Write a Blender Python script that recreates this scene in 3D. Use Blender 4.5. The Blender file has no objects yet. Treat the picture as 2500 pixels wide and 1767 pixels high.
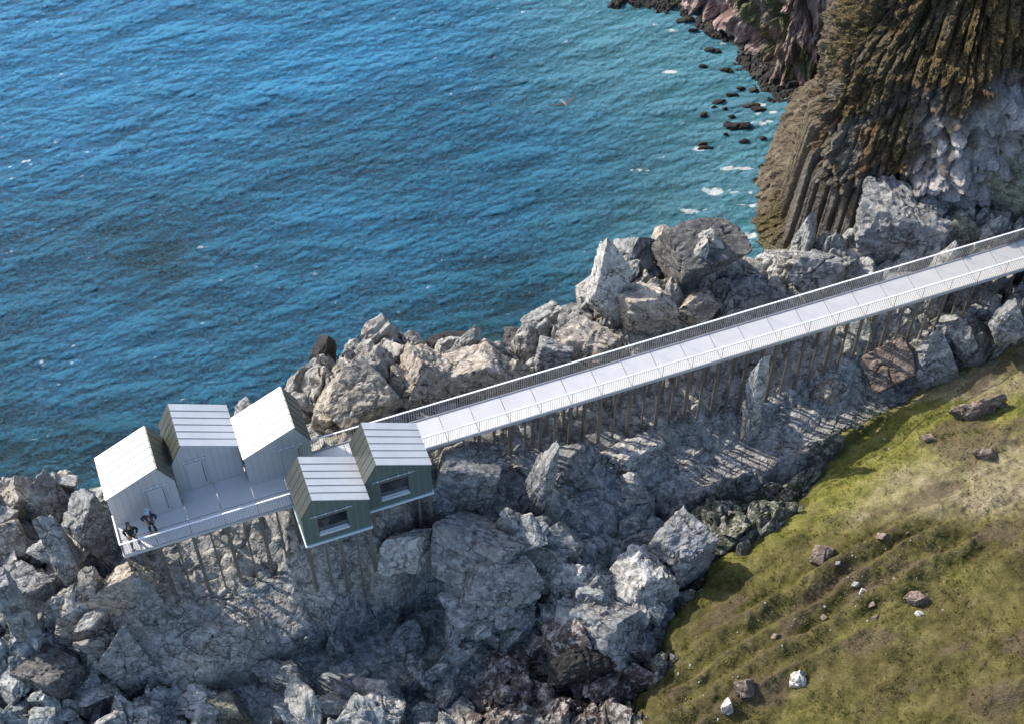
import bpy, bmesh, math, random
import numpy as np
from mathutils import Vector, Matrix
R = math.radians
random.seed(7)
rng = np.random.default_rng(11)
scene = bpy.context.scene
COL = scene.collection

# ---------------------------------------------------------------- camera model
FPX, PITCH, HC = 4294.0, R(55.8), 70.0
AL = R(19.56)                                   # heading of the walkway
ST, CT = math.sin(PITCH), math.cos(PITCH)
SEA = -9.5
W_ = np.array([math.cos(AL), math.sin(AL), 0.]); E_ = np.array([-math.sin(AL), math.cos(AL), 0.])

def at(px, py, z=0.):
    """point of the photograph (2500 x 1767) at height z -> metres"""
    X = (px - 1250) / FPX; Y = -(py - 883.5) / FPX
    d = np.array([X, Y * ST + CT, Y * CT - ST])
    return np.array([0, 0, HC]) + d * ((z - HC) / d[2])

def uv(u, v, z=0.):
    p = u * W_ + v * E_
    return Vector((p[0], p[1], z))

# ---------------------------------------------------------------- numpy noise
def _h(ix, iy, iz, seed):
    n = (ix.astype(np.int64) * 374761393 + iy.astype(np.int64) * 668265263 + iz * 1274126177 + seed * 974711) & 0xffffffff
    n = ((n ^ (n >> 13)) * 1274126177) & 0xffffffff
    n = ((n ^ (n >> 16)) * 2246822519) & 0xffffffff
    return ((n ^ (n >> 15)) & 0xffffff) / float(0xffffff)

def vn2(x, y, seed=0):
    ix, iy = np.floor(x), np.floor(y); fx, fy = x - ix, y - iy
    fx = fx * fx * fx * (fx * (fx * 6 - 15) + 10); fy = fy * fy * fy * (fy * (fy * 6 - 15) + 10)
    a = _h(ix, iy, 0, seed); b = _h(ix + 1, iy, 0, seed); c = _h(ix, iy + 1, 0, seed); d = _h(ix + 1, iy + 1, 0, seed)
    return (a + (b - a) * fx) * (1 - fy) + (c + (d - c) * fx) * fy

def fbm2(x, y, oct=5, seed=0, gain=.5, lac=2.03):
    s = np.zeros_like(x); a = 1.; t = 0.
    for o in range(oct):
        s += a * (vn2(x, y, seed + o * 17) * 2 - 1); t += a; a *= gain
        x, y = (x * .8 - y * .6) * lac + 3.7, (x * .6 + y * .8) * lac + 1.3
    return s / t

def ridge2(x, y, oct=4, seed=0):
    s = np.zeros_like(x); a = 1.; t = 0.
    for o in range(oct):
        s += a * (1 - np.abs(vn2(x, y, seed + o * 31) * 2 - 1) * 2); t += a; a *= .5
        x, y = (x * .8 - y * .6) * 2.1 + 5.1, (x * .6 + y * .8) * 2.1 + 2.3
    return s / t

def vn3(x, y, z, seed=0):
    ix, iy, iz = np.floor(x), np.floor(y), np.floor(z); fx, fy, fz = x - ix, y - iy, z - iz
    fx = fx * fx * (3 - 2 * fx); fy = fy * fy * (3 - 2 * fy); fz = fz * fz * (3 - 2 * fz)
    iz = iz.astype(np.int64)
    r = 0.
    for dz in (0, 1):
        wz = fz if dz else 1 - fz
        for dy in (0, 1):
            wy = fy if dy else 1 - fy
            r = r + wz * wy * (_h(ix, iy + dy, iz + dz, seed) * (1 - fx) + _h(ix + 1, iy + dy, iz + dz, seed) * fx)
    return r

def fbm3(x, y, z, oct=4, seed=0):
    s = 0.; a = 1.; t = 0.
    for o in range(oct):
        s = s + a * (vn3(x, y, z, seed + o * 13) * 2 - 1); t += a; a *= .5
        x, y, z = x * 2.03 + 1.7, y * 2.03 + 4.1, z * 2.03 + 2.9
    return s / t

def blocks(x, y, seed, tilt=.5):
    """jointed rock: every Voronoi cell is a tilted facet; returns facet height, distance to the joint, id"""
    ix, iy = np.floor(x), np.floor(y)
    f1 = np.full(x.shape, 9.); f2 = np.full(x.shape, 9.); hh = np.zeros(x.shape); idv = np.zeros(x.shape)
    for dy in (-1, 0, 1):
        for dx in (-1, 0, 1):
            cx, cy = ix + dx, iy + dy
            qx = cx + .1 + .8 * _h(cx, cy, 1, seed); qy = cy + .1 + .8 * _h(cx, cy, 2, seed)
            d = np.hypot(x - qx, y - qy)
            near = d < f1
            f2 = np.where(near, f1, np.minimum(f2, d))
            o = _h(cx, cy, 3, seed) * 2 - 1
            t1 = (_h(cx, cy, 4, seed) * 2 - 1) * tilt; t2 = (_h(cx, cy, 5, seed) * 2 - 1) * tilt
            hh = np.where(near, o + 2 * (t1 * (x - qx) + t2 * (y - qy)), hh)
            idv = np.where(near, _h(cx, cy, 6, seed), idv)
            f1 = np.where(near, d, f1)
    return hh, f2 - f1, idv

def mounds(x, y, seed, steep=2.2, tilt=.5):
    """overlapping flat-topped polygonal boulders: the highest one wins; returns height, gap to the runner-up, id"""
    ix, iy = np.floor(x), np.floor(y)
    a = np.full(x.shape, -9.); b = np.full(x.shape, -9.); idv = np.zeros(x.shape)
    for dy in (-1, 0, 1):
        for dx in (-1, 0, 1):
            cx, cy = ix + dx, iy + dy
            rx = x - (cx + .15 + .7 * _h(cx, cy, 1, seed)); ry = y - (cy + .15 + .7 * _h(cx, cy, 2, seed))
            an = _h(cx, cy, 7, seed) * 3.14; c, s = np.cos(an), np.sin(an)
            p, q = (rx * c + ry * s) * 1.15, (-rx * s + ry * c) * .9
            n = np.maximum(np.maximum(np.abs(p), np.abs(q)), np.maximum(np.abs(p + q), np.abs(p - q)) * .74)
            h = (_h(cx, cy, 3, seed) * 2 - 1) + 2 * tilt * ((_h(cx, cy, 4, seed) * 2 - 1) * rx + (_h(cx, cy, 5, seed) * 2 - 1) * ry) - steep * np.maximum(n - .42, 0) - .5 * n * n
            near = h > a
            b = np.where(near, a, np.maximum(b, h)); idv = np.where(near, _h(cx, cy, 6, seed), idv); a = np.where(near, h, a)
    return a, a - b, idv

def sstep(a, b, x):
    t = np.clip((x - a) / (b - a), 0, 1); return t * t * (3 - 2 * t)

def polydist(x, y, poly):
    """signed distance to a polygon in plan, positive inside"""
    d = np.full(x.shape, 1e9); ins = np.zeros(x.shape, bool); n = len(poly)
    for i in range(n):
        ax, ay = poly[i]; bx, by = poly[(i + 1) % n]
        ex, ey = bx - ax, by - ay; L = ex * ex + ey * ey + 1e-12
        t = np.clip(((x - ax) * ex + (y - ay) * ey) / L, 0, 1)
        d = np.minimum(d, np.hypot(x - ax - t * ex, y - ay - t * ey))
        c = ((ay > y) != (by > y)) & (x < (bx - ax) * (y - ay) / (by - ay + 1e-12) + ax)
        ins ^= c
    return np.where(ins, d, -d)

# ---------------------------------------------------------------- mesh helpers
def link(o, parent=None):
    COL.objects.link(o)
    if parent is not None:
        o.parent = parent
    return o

def tag(o, label=None, cat=None, group=None, kind=None):
    if label: o['label'] = label
    if cat: o['category'] = cat
    if group: o['group'] = group
    if kind: o['kind'] = kind
    return o

def empty(name, loc=(0, 0, 0), rz=0., label=None, cat=None, group=None):
    o = bpy.data.objects.new(name, None); o.location = loc; o.rotation_euler = (0, 0, rz); o.empty_display_size = .3
    link(o); return tag(o, label, cat, group)

def np_mesh(name, verts, quads, mat, smooth=True, attrs=None, parent=None):
    me = bpy.data.meshes.new(name)
    nv, nf, k = len(verts), len(quads), quads.shape[1]
    me.vertices.add(nv); me.vertices.foreach_set('co', np.ascontiguousarray(verts, dtype=np.float32).ravel())
    me.loops.add(nf * k); me.loops.foreach_set('vertex_index', np.ascontiguousarray(quads, dtype=np.int32).ravel())
    me.polygons.add(nf); me.polygons.foreach_set('loop_start', np.arange(0, nf * k, k, dtype=np.int32))
    me.polygons.foreach_set('use_smooth', np.full(nf, smooth, dtype=bool))
    for kk, a in (attrs or {}).items():
        at_ = me.attributes.new(kk, 'FLOAT', 'POINT'); at_.data.foreach_set('value', np.ascontiguousarray(a, dtype=np.float32).ravel())
    me.update(calc_edges=True)
    me.materials.append(mat)
    return link(bpy.data.objects.new(name, me), parent)

def gridq(ny, nx, keep=None):
    i = np.arange(ny * nx).reshape(ny, nx)
    q = np.stack([i[:-1, :-1], i[:-1, 1:], i[1:, 1:], i[1:, :-1]], -1).reshape(-1, 4)
    if keep is not None:
        k = keep.reshape(ny, nx); kk = (k[:-1, :-1] | k[:-1, 1:] | k[1:, 1:] | k[1:, :-1]).reshape(-1)
        q = q[kk]
    return q

class MB:
    """boxes and bars in the walkway frame (u along, v across, z up), collected into one mesh"""
    def __init__(s): s.v = []; s.f = []
    def hexa(s, P):
        b = len(s.v); s.v += [tuple(p) for p in P]
        s.f += [tuple(b + i for i in q) for q in ((0, 3, 2, 1), (4, 5, 6, 7), (0, 1, 5, 4), (1, 2, 6, 5), (2, 3, 7, 6), (3, 0, 4, 7))]
        return s
    def box(s, u0, u1, v0, v1, z0, z1):
        return s.hexa([(u0, v0, z0), (u1, v0, z0), (u1, v1, z0), (u0, v1, z0), (u0, v0, z1), (u1, v0, z1), (u1, v1, z1), (u0, v1, z1)])
    def prism(s, prof, v0, v1):
        """profile in (u,z), counter-clockwise seen from -v, extruded v0..v1"""
        b = len(s.v); n = len(prof)
        s.v += [(u, v0, z) for u, z in prof] + [(u, v1, z) for u, z in prof]
        s.f.append(tuple(b + i for i in range(n))); s.f.append(tuple(b + n + i for i in reversed(range(n))))
        for i in range(n):
            j = (i + 1) % n; s.f.append((b + i, b + n + i, b + n + j, b + j))
        return s
    def build(s, name, mat, parent=None, bevel=0., local=None):
        """local: (u,v,z) of the parent thing, whose frame is the walkway frame"""
        me = bpy.data.meshes.new(name)
        o0 = local or (0, 0, 0)
        me.from_pydata([(a - o0[0], b - o0[1], c - o0[2]) for a, b, c in s.v], [], s.f)
        bm = bmesh.new(); bm.from_mesh(me); bmesh.ops.recalc_face_normals(bm, faces=bm.faces)
        if bevel:
            bmesh.ops.bevel(bm, geom=bm.edges[:], offset=bevel, segments=1, affect='EDGES')
        bm.to_mesh(me); bm.free(); me.materials.append(mat)
        return link(bpy.data.objects.new(name, me), parent)

# ---------------------------------------------------------------- materials
class NT:
    def __init__(s, name):
        s.m = bpy.data.materials.new(name); s.m.use_nodes = True; s.t = s.m.node_tree; s.n = s.t.nodes
        s.b = s.n['Principled BSDF']; s.tc = s.n.new('ShaderNodeTexCoord')
    def val(s, sock, v):
        if hasattr(v, 'is_output') or isinstance(v, bpy.types.NodeSocket): s.t.links.new(v, sock)
        else: sock.default_value = v
    def map(s, scale=(1, 1, 1), rot=(0, 0, 0), src='Object'):
        m = s.n.new('ShaderNodeMapping'); m.inputs['Scale'].default_value = scale; m.inputs['Rotation'].default_value = rot
        s.t.links.new(s.tc.outputs[src], m.inputs[0]); return m.outputs[0]
    def noise(s, scale, detail=5, rough=.55, vec=None, dist=0.):
        n = s.n.new('ShaderNodeTexNoise'); n.inputs['Scale'].default_value = scale; n.inputs['Detail'].default_value = detail
        n.inputs['Roughness'].default_value = rough; n.inputs['Distortion'].default_value = dist
        s.t.links.new(vec if vec is not None else s.tc.outputs['Object'], n.inputs['Vector']); return n.outputs['Fac']
    def voro(s, scale, feature='DISTANCE_TO_EDGE', vec=None, out='Distance'):
        n = s.n.new('ShaderNodeTexVoronoi'); n.feature = feature; n.inputs['Scale'].default_value = scale
        s.t.links.new(vec if vec is not None else s.tc.outputs['Object'], n.inputs['Vector']); return n.outputs[out]
    def warp(s, scale, amt, vec=None):
        v = vec if vec is not None else s.tc.outputs['Object']
        n = s.n.new('ShaderNodeTexNoise'); n.inputs['Scale'].default_value = scale; n.inputs['Detail'].default_value = 3
        s.t.links.new(v, n.inputs['Vector'])
        a = s.n.new('ShaderNodeVectorMath'); a.operation = 'MULTIPLY_ADD'
        s.t.links.new(n.outputs['Color'], a.inputs[0]); a.inputs[1].default_value = (amt,) * 3; s.t.links.new(v, a.inputs[2])
        return a.outputs[0]
    def ramp(s, fac, stops, interp='LINEAR'):
        r = s.n.new('ShaderNodeValToRGB'); e = r.color_ramp.elements; r.color_ramp.interpolation = interp
        while len(e) < len(stops): e.new(.5)
        for k, (p, c) in enumerate(stops):
            e[k].position = p; e[k].color = (c, c, c, 1) if isinstance(c, (int, float)) else (*c, 1)
        s.val(r.inputs[0], fac); return r.outputs[0]
    def mix(s, fac, a, b, mode='MIX'):
        m = s.n.new('ShaderNodeMix'); m.data_type = 'RGBA'; m.blend_type = mode
        s.val(m.inputs[0], fac)
        for i, v in ((6, a), (7, b)):
            if isinstance(v, tuple): m.inputs[i].default_value = (*v, 1)
            else: s.t.links.new(v, m.inputs[i])
        return m.outputs[2]
    def math(s, op, a, b=0.):
        m = s.n.new('ShaderNodeMath'); m.operation = op; s.val(m.inputs[0], a); s.val(m.inputs[1], b); return m.outputs[0]
    def attr(s, name):
        a = s.n.new('ShaderNodeAttribute'); a.attribute_name = name; return a.outputs['Fac']
    def bump(s, h, dist=.05, strength=1., prev=None):
        b = s.n.new('ShaderNodeBump'); b.inputs['Distance'].default_value = dist; b.inputs['Strength'].default_value = strength
        s.t.links.new(h, b.inputs['Height'])
        if prev is not None: s.t.links.new(prev, b.inputs['Normal'])
        return b.outputs[0]
    def out(s, color=None, rough=.5, metal=0., normal=None, spec=None, ior=None):
        if color is not None: s.val(s.b.inputs['Base Color'], (*color, 1) if isinstance(color, tuple) else color)
        s.val(s.b.inputs['Roughness'], rough); s.b.inputs['Metallic'].default_value = metal
        if spec is not None: s.b.inputs['Specular IOR Level'].default_value = spec
        if ior: s.b.inputs['IOR'].default_value = ior
        if normal is not None: s.t.links.new(normal, s.b.inputs['Normal'])
        return s.m

def rock_mat(name, c_dark, c_mid, c_light, stain, crack=.85, bumpk=1., scale=1., zones=False):
    m = NT(name)
    wv = m.warp(1.3 * scale, .5)
    big = m.noise(.35 * scale, 4, .6, wv); mid = m.noise(1.7 * scale, 6, .62, wv); fine = m.noise(9 * scale, 6, .7)
    col = m.ramp(mid, [(.28, c_dark), (.5, c_mid), (.72, c_light)])
    col = m.mix(m.ramp(big, [(.5, 0.), (.68, .75)]), col, stain)
    if zones:
        col = m.mix(m.attr('tint'), col, m.ramp(mid, [(.3, (.1, .125, .137)), (.55, (.22, .256, .272)), (.75, (.38, .415, .425))]))
        col = m.mix(m.attr('red'), col, m.ramp(mid, [(.3, (.035, .032, .03)), (.5, (.085, .065, .06)), (.7, (.17, .125, .11))]))
        col = m.mix(m.attr('moss'), col, m.ramp(fine, [(.36, (.03, .035, .03)), (.5, (.06, .065, .04)), (.6, (.12, .13, .04))]))
        col = m.mix(m.attr('wet'), col, (.03, .03, .027))
    fl = m.ramp(fine, [(.3, .62), (.5, 1.), (.75, 1.22)])
    col = m.mix(1., col, fl, 'MULTIPLY')
    lich = m.ramp(m.noise(3.2 * scale, 5, .68, wv), [(.49, 0.), (.6, .6)])
    col = m.mix(lich, col, tuple(min(.7, k * 1.25) for k in c_light))
    col = m.mix(m.ramp(m.noise(1.9 * scale, 6, .72, m.map((1, 1, .4))), [(.54, 0.), (.64, .7)]), col, tuple(k * .55 for k in c_dark))
    ck = m.voro(1.05 * scale, vec=m.warp(1.9 * scale, .9, m.map((.75, 1.5, 1.1), (0, 0, R(-22))))); ck2 = m.voro(3.4 * scale, vec=m.warp(4 * scale, .5, m.map((.6, 1.5, 1), (0, 0, R(-25)))))
    gap = m.ramp(ck, [(0., 1.), (.018, .7), (.045, 0.)]); gap2 = m.ramp(ck2, [(0., 1.), (.02, .4), (.05, 0.)])
    pres = m.ramp(m.noise(.9 * scale, 3), [(.48, 0.), (.6, 1.)]); pres1 = m.ramp(m.noise(.6 * scale, 3, .5, m.map((1.3, 1, .8), (0, 0, 1.))), [(.4, 0.), (.52, 1.)])
    g = m.math('MULTIPLY', m.math('MULTIPLY', gap, crack), pres1); g2 = m.math('MULTIPLY', m.math('MULTIPLY', gap2, crack * .6), pres)
    col = m.mix(g, col, (.045, .04, .035)); col = m.mix(g2, col, (.07, .06, .055))
    h = m.math('ADD', m.math('MULTIPLY', mid, .5), m.math('MULTIPLY', fine, .28))
    h = m.math('SUBTRACT', h, m.math('MULTIPLY', g, .4)); h = m.math('SUBTRACT', h, m.math('MULTIPLY', g2, .15))
    n = m.bump(h, .12 * bumpk, 1.)
    return m.out(col, m.ramp(fine, [(.3, .92), (.7, .75)]), normal=n, spec=.3)

M = {}
M['rock'] = rock_mat('coastal_rock', (.14, .137, .13), (.29, .282, .265), (.45, .435, .405), (.37, .31, .24), zones=True, bumpk=1.6, crack=.6)
M['rock_beige'] = rock_mat('beige_rock', (.17, .15, .125), (.31, .275, .235), (.45, .41, .355), (.37, .285, .21))
M['rock_grey'] = rock_mat('grey_rock', (.1, .103, .104), (.2, .205, .207), (.33, .335, .333), (.27, .25, .215))
M['rock_dark'] = rock_mat('dark_rock', (.05, .05, .05), (.1, .1, .1), (.17, .165, .16), (.13, .115, .1))
M['rock_black'] = rock_mat('black_rock', (.012, .012, .012), (.025, .024, .023), (.045, .043, .04), (.03, .028, .026))
M['rock_pale'] = rock_mat('pale_rock', (.2, .2, .195), (.37, .365, .35), (.54, .53, .505), (.4, .36, .3))
M['rock_green'] = rock_mat('green_rock', (.07, .075, .06), (.15, .16, .125), (.24, .245, .2), (.2, .21, .15))
M['rock_brown'] = rock_mat('brown_rock', (.1, .075, .06), (.2, .155, .125), (.3, .245, .21), (.22, .15, .11))
M['rock_white'] = rock_mat('white_rock', (.25, .23, .2), (.6, .58, .53), (.78, .76, .7), (.3, .26, .21), scale=2.)

def metal(name, col, rough, met, var=.06):
    m = NT(name); n = m.noise(.9, 4, .6); f = m.noise(40, 3, .6)
    c = m.mix(1., col, m.ramp(n, [(.3, 1 - var), (.7, 1 + var)]), 'MULTIPLY')
    return m.out(c, m.ramp(f, [(.3, rough - .05), (.7, rough + .07)]), met)
M['roof'] = metal('sky_reflect_roof', (.6, .615, .63), .5, .15, .08)  # same cladding metal; pale tone stands in for the mirrored sky
M['green'] = metal('grass_reflect_metal', (.135, .195, .175), .36, .45)  # green of the mirrored grass slope painted into the fronts
M['olive'] = metal('dark_reflect_metal', (.13, .145, .13), .4, .6)  # dark reflection of ground and sea painted into steep roofs and sides
M['grey'] = metal('deck_reflect_metal', (.58, .58, .59), .4, .5)  # reflection of the deck put into the colour of fronts and doors
M['bar'] = metal('railing_bar', (.36, .37, .385), .45, .4)
M['steel'] = metal('steel', (.62, .64, .67), .4, .4)
M['post'] = metal('brown_steel', (.23, .205, .175), .45, .5, .2)
M['white'] = metal('white_metal', (.8, .82, .85), .4, .1)
M['joint'] = metal('soft_joint', (.33, .335, .34), .5, .3)
M['seam'] = metal('dark_seam', (.06, .065, .07), .7, 0.)
M['bluewhite'] = metal('pale_blue_metal', (.62, .74, .8), .4, .1)

def deck_mat():
    m = NT('deck_plate'); v = m.map((1, 1, 1))
    ck = m.voro(22, 'F1', v); n = m.noise(1.1, 4, .6)
    c = m.mix(1., (.66, .66, .655), m.ramp(n, [(.3, .93), (.7, 1.05)]), 'MULTIPLY')
    c = m.mix(m.ramp(ck, [(.1, .3), (.3, 0.)]), c, (.42, .43, .46))
    return m.out(c, .5, .3, m.bump(ck, .006, .6))
M['deck'] = deck_mat()

def glass_mat():
    m = NT('dark_glass'); n = m.noise(1.4, 4, .6)
    m.b.inputs['Coat Weight'].default_value = .5
    return m.out(m.mix(m.ramp(n, [(.4, 0.), (.6, 1.)]), (.012, .014, .018), (.03, .033, .038)), .06, 0., spec=.9)
M['glass'] = glass_mat()

def plain(name, c, rough=.8, var=.25, scale=20.):
    m = NT(name); n = m.noise(scale, 4, .6)
    return m.out(m.mix(1., c, m.ramp(n, [(.3, 1 - var), (.7, 1 + var)]), 'MULTIPLY'), rough)

# ---------------------------------------------------------------- world, sun, camera
AZ, ELEV = R(150), R(39)                          # sun stands behind and to the left of the cabins
world = bpy.data.worlds.new('World'); scene.world = world; world.use_nodes = True
wn = world.node_tree; sky = wn.nodes.new('ShaderNodeTexSky'); sky.sky_type = 'NISHITA'; sky.sun_disc = False
sky.sun_elevation = ELEV; sky.sun_rotation = math.pi / 2 - AZ; sky.air_density = 1.; sky.dust_density = 1.6; sky.ozone_density = 1.2
wn.links.new(sky.outputs[0], wn.nodes['Background'].inputs[0]); wn.nodes['Background'].inputs[1].default_value = .15
sl = bpy.data.lights.new('sun', 'SUN'); sl.energy = 3.2; sl.angle = R(.5); sl.color = (1, .92, .8)
so = bpy.data.objects.new('sun', sl); link(so); so.location = (-60, 100, 100)
sd = Vector((math.cos(AZ) * math.cos(ELEV), math.sin(AZ) * math.cos(ELEV), math.sin(ELEV)))
so.rotation_euler = sd.to_track_quat('Z', 'Y').to_euler()

cam = bpy.data.cameras.new('camera'); co = bpy.data.objects.new('camera', cam); link(co)
co.location = (0, 0, HC); co.rotation_euler = (math.pi / 2 - PITCH, 0, 0)
cam.sensor_width = 36; cam.lens = 36 * FPX / 2500; cam.clip_start = .5; cam.clip_end = 6000
scene.camera = co
vs = scene.view_settings; vs.view_transform = 'Standard'; vs.look = 'None'; vs.exposure = .84; vs.gamma = 1; vs.use_curve_mapping = False
scene.cycles.max_bounces = 6; scene.cycles.use_denoising = True

# ---------------------------------------------------------------- shore terrain
CP = [  # photo pixel -> ground height
 (330,1440,-3.6),(450,1420,-5.4),(550,1440,-6.1),(670,1405,-6.1),(770,1400,-3.8),(900,1350,-3.1),(930,1265,-2.),(1045,1205,-1.8),(840,1345,-3.1),(1000,1250,-2.4),(1100,1150,-2.5),(1250,1130,-3.2),
 (1400,1080,-4.3),(1540,1070,-4.6),(1700,1050,-5.5),(1850,1020,-6),(1980,900,-4.6),(2080,850,-3.4),(2250,780,-3.2),(2400,740,-3),(2490,720,-2.6),(2700,650,-2),
 (720,1010,-5),(800,1000,-3),(1000,950,-2.6),(1200,900,-2.8),(1400,830,-2.4),(1500,730,-3.1),(1600,660,-2.7),(1700,620,-2.5),(1800,650,-2.9),(1900,650,-3),(2100,640,-2.8),(2200,570,-2.2),(2350,510,-1.4),(2450,470,-.9),(2600,430,-.6),
 (500,1130,-6.6),(350,1200,-6.4),(600,1050,-6.5),(30,1300,-6.4),(150,1330,-5.8),(250,1300,-5),(120,1500,-6.6),(250,1560,-6.2),(60,1650,-8),(250,1700,-8.4),(400,1650,-7.2),(480,1590,-6.6),(-150,1400,-6.5),(-150,1700,-8),
 (600,1530,-6.3),(750,1480,-6.1),(900,1420,-5.8),(1000,1370,-5.6),(1020,1310,-5.1),(520,1640,-6.7),(800,1530,-6.3),
 (700,1640,-9.2),(900,1560,-9.8),(1080,1500,-9.4),(550,1730,-9.2),(850,1740,-8.4),(1050,1700,-9),(1050,1600,-9.6),
 (1130,1350,-5.2),(1150,1420,-5.8),(1300,1300,-4.8),(1350,1180,-4),(1450,1250,-5),(1550,1350,-6.2),(1450,1450,-6),(1300,1560,-7),(1200,1650,-8.2),(1400,1700,-7.6),(1500,1600,-7),(1300,1800,-8.5),
 (1700,1180,-6.1),(1850,1120,-6.1),(2000,1050,-6),(2120,970,-5.8),(2200,930,-5.6),(1640,1230,-6.3),(1800,1250,-6.4),(1750,1330,-6.3),
 (2000,1150,-5.2),(2000,1300,-4.4),(2200,1050,-4.4),(2400,950,-3.9),(2520,880,-3.3),(2300,1200,-3),(2450,1300,-1.6),(1800,1400,-5.4),(1900,1500,-4.3),(2100,1450,-2.9),(2300,1500,-1.4),
 (1700,1600,-5.9),(1800,1700,-4.8),(2000,1700,-2.9),(2300,1700,-.6),(2520,1650,.8),(1600,1790,-6.4),(2700,1200,-1),(2600,1800,1.4),(2000,1900,-2.6),(1000,1900,-9),(400,1900,-9),(0,1850,-8.6)]
SIL = [(a, b, c - (1.7 if c > -3 else 0)) for a, b, c in [(-200,1250,-6.4),(-60,1235,-6.4),(60,1225,-6.2),(150,1215,-5.8),(240,1205,-5.2),(330,1160,-5.6),(450,1110,-5.6),(560,1060,-5.6),(650,1020,-5.4),(730,985,-4.6),(780,930,-3.6),(860,870,-2.8),(960,855,-2.6),(1060,870,-4),(1120,885,-5.4),(1180,890,-6),
 (1240,880,-5.4),(1330,830,-3.4),(1430,770,-2.4),(1470,690,-1.2),(1540,630,-.6),(1640,610,-.4),(1760,600,-.6),(1860,610,-1),(1960,600,-1.4),(2080,560,-.8),(2180,520,-.4),(2300,470,.4),(2450,420,.6),(2600,380,.8)]]
cp = [(*at(a, b, z)[:2], z) for a, b, z in CP] + [(*at(a, b, z)[:2], z) for a, b, z in SIL]
for a, b, z in SIL:
    p = at(a, b, z); r = p[:2] / np.hypot(*p[:2])
    cp.append((*(p[:2] + r * 1.1), z - 3.5)); cp.append((*(p[:2] + r * 3.), -14.)); cp.append((*(p[:2] + r * 9), -15.))
cp += [(-60, 30, -9), (-60, 10, -9), (0, 5, -9), (60, 10, 3), (60, 45, 1), (30, 5, 2), (-60, 50, -14), (60, 62, 2)]
cp = np.array(cp)
def _rbf():
    X = cp[:, :2]; d = np.hypot(*(X[:, None] - X[None]).transpose(2, 0, 1)); n = len(X)
    A = np.zeros((n + 3, n + 3)); A[:n, :n] = -d - np.eye(n) * .05; A[:n, n] = 1; A[:n, n + 1:] = X; A[n:, :n] = A[:n, n:].T
    return np.linalg.solve(A, np.r_[cp[:, 2], 0, 0, 0])
RW = _rbf()
def base_z(x, y):
    z = RW[-3] + RW[-2] * x + RW[-1] * y
    for k in range(len(cp)):
        z = z - RW[k] * np.hypot(x - cp[k, 0], y - cp[k, 1])
    return z
def poly(pts, z): return [tuple(at(a, b, z)[:2]) for a, b in pts]
LEDGE1 = poly([(390,1590),(480,1540),(620,1440),(720,1430),(830,1430),(960,1330),(1030,1270),(1050,1300),(1040,1400),(960,1440),(800,1480),(700,1560),(560,1620),(470,1680),(390,1650)], -6.2)
LEDGE2 = poly([(1640,1170),(1730,1120),(1900,1060),(2010,1000),(2090,950),(2190,945),(2150,1010),(2050,1080),(1900,1150),(1760,1190),(1660,1230)], -6)
SLAB = poly([(1320,1130),(1420,1110),(1560,1180),(1680,1300),(1560,1420),(1440,1440),(1380,1330),(1330,1200)], -5)
GRASS = poly([(2560,830),(2420,880),(2300,935),(2200,980),(2120,1010),(2040,1080),(1990,1150),(1965,1230),(1900,1280),(1790,1330),(1720,1400),(1660,1500),(1630,1580),(1600,1640),(1560,1767),(1500,1950),(3200,2100),(3000,700)], -4.8)
REDG = poly([(1160,1620),(1330,1580),(1560,1600),(1560,1900),(1080,1900)], -8)
RUBB = poly([(1660,1250),(1760,1200),(1960,1160),(1990,1240),(1880,1310),(1740,1360),(1690,1330)], -6.2)
FLOOR = poly([(790,1640),(900,1600),(1100,1600),(1130,1660),(900,1700)], -9.4)

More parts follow.
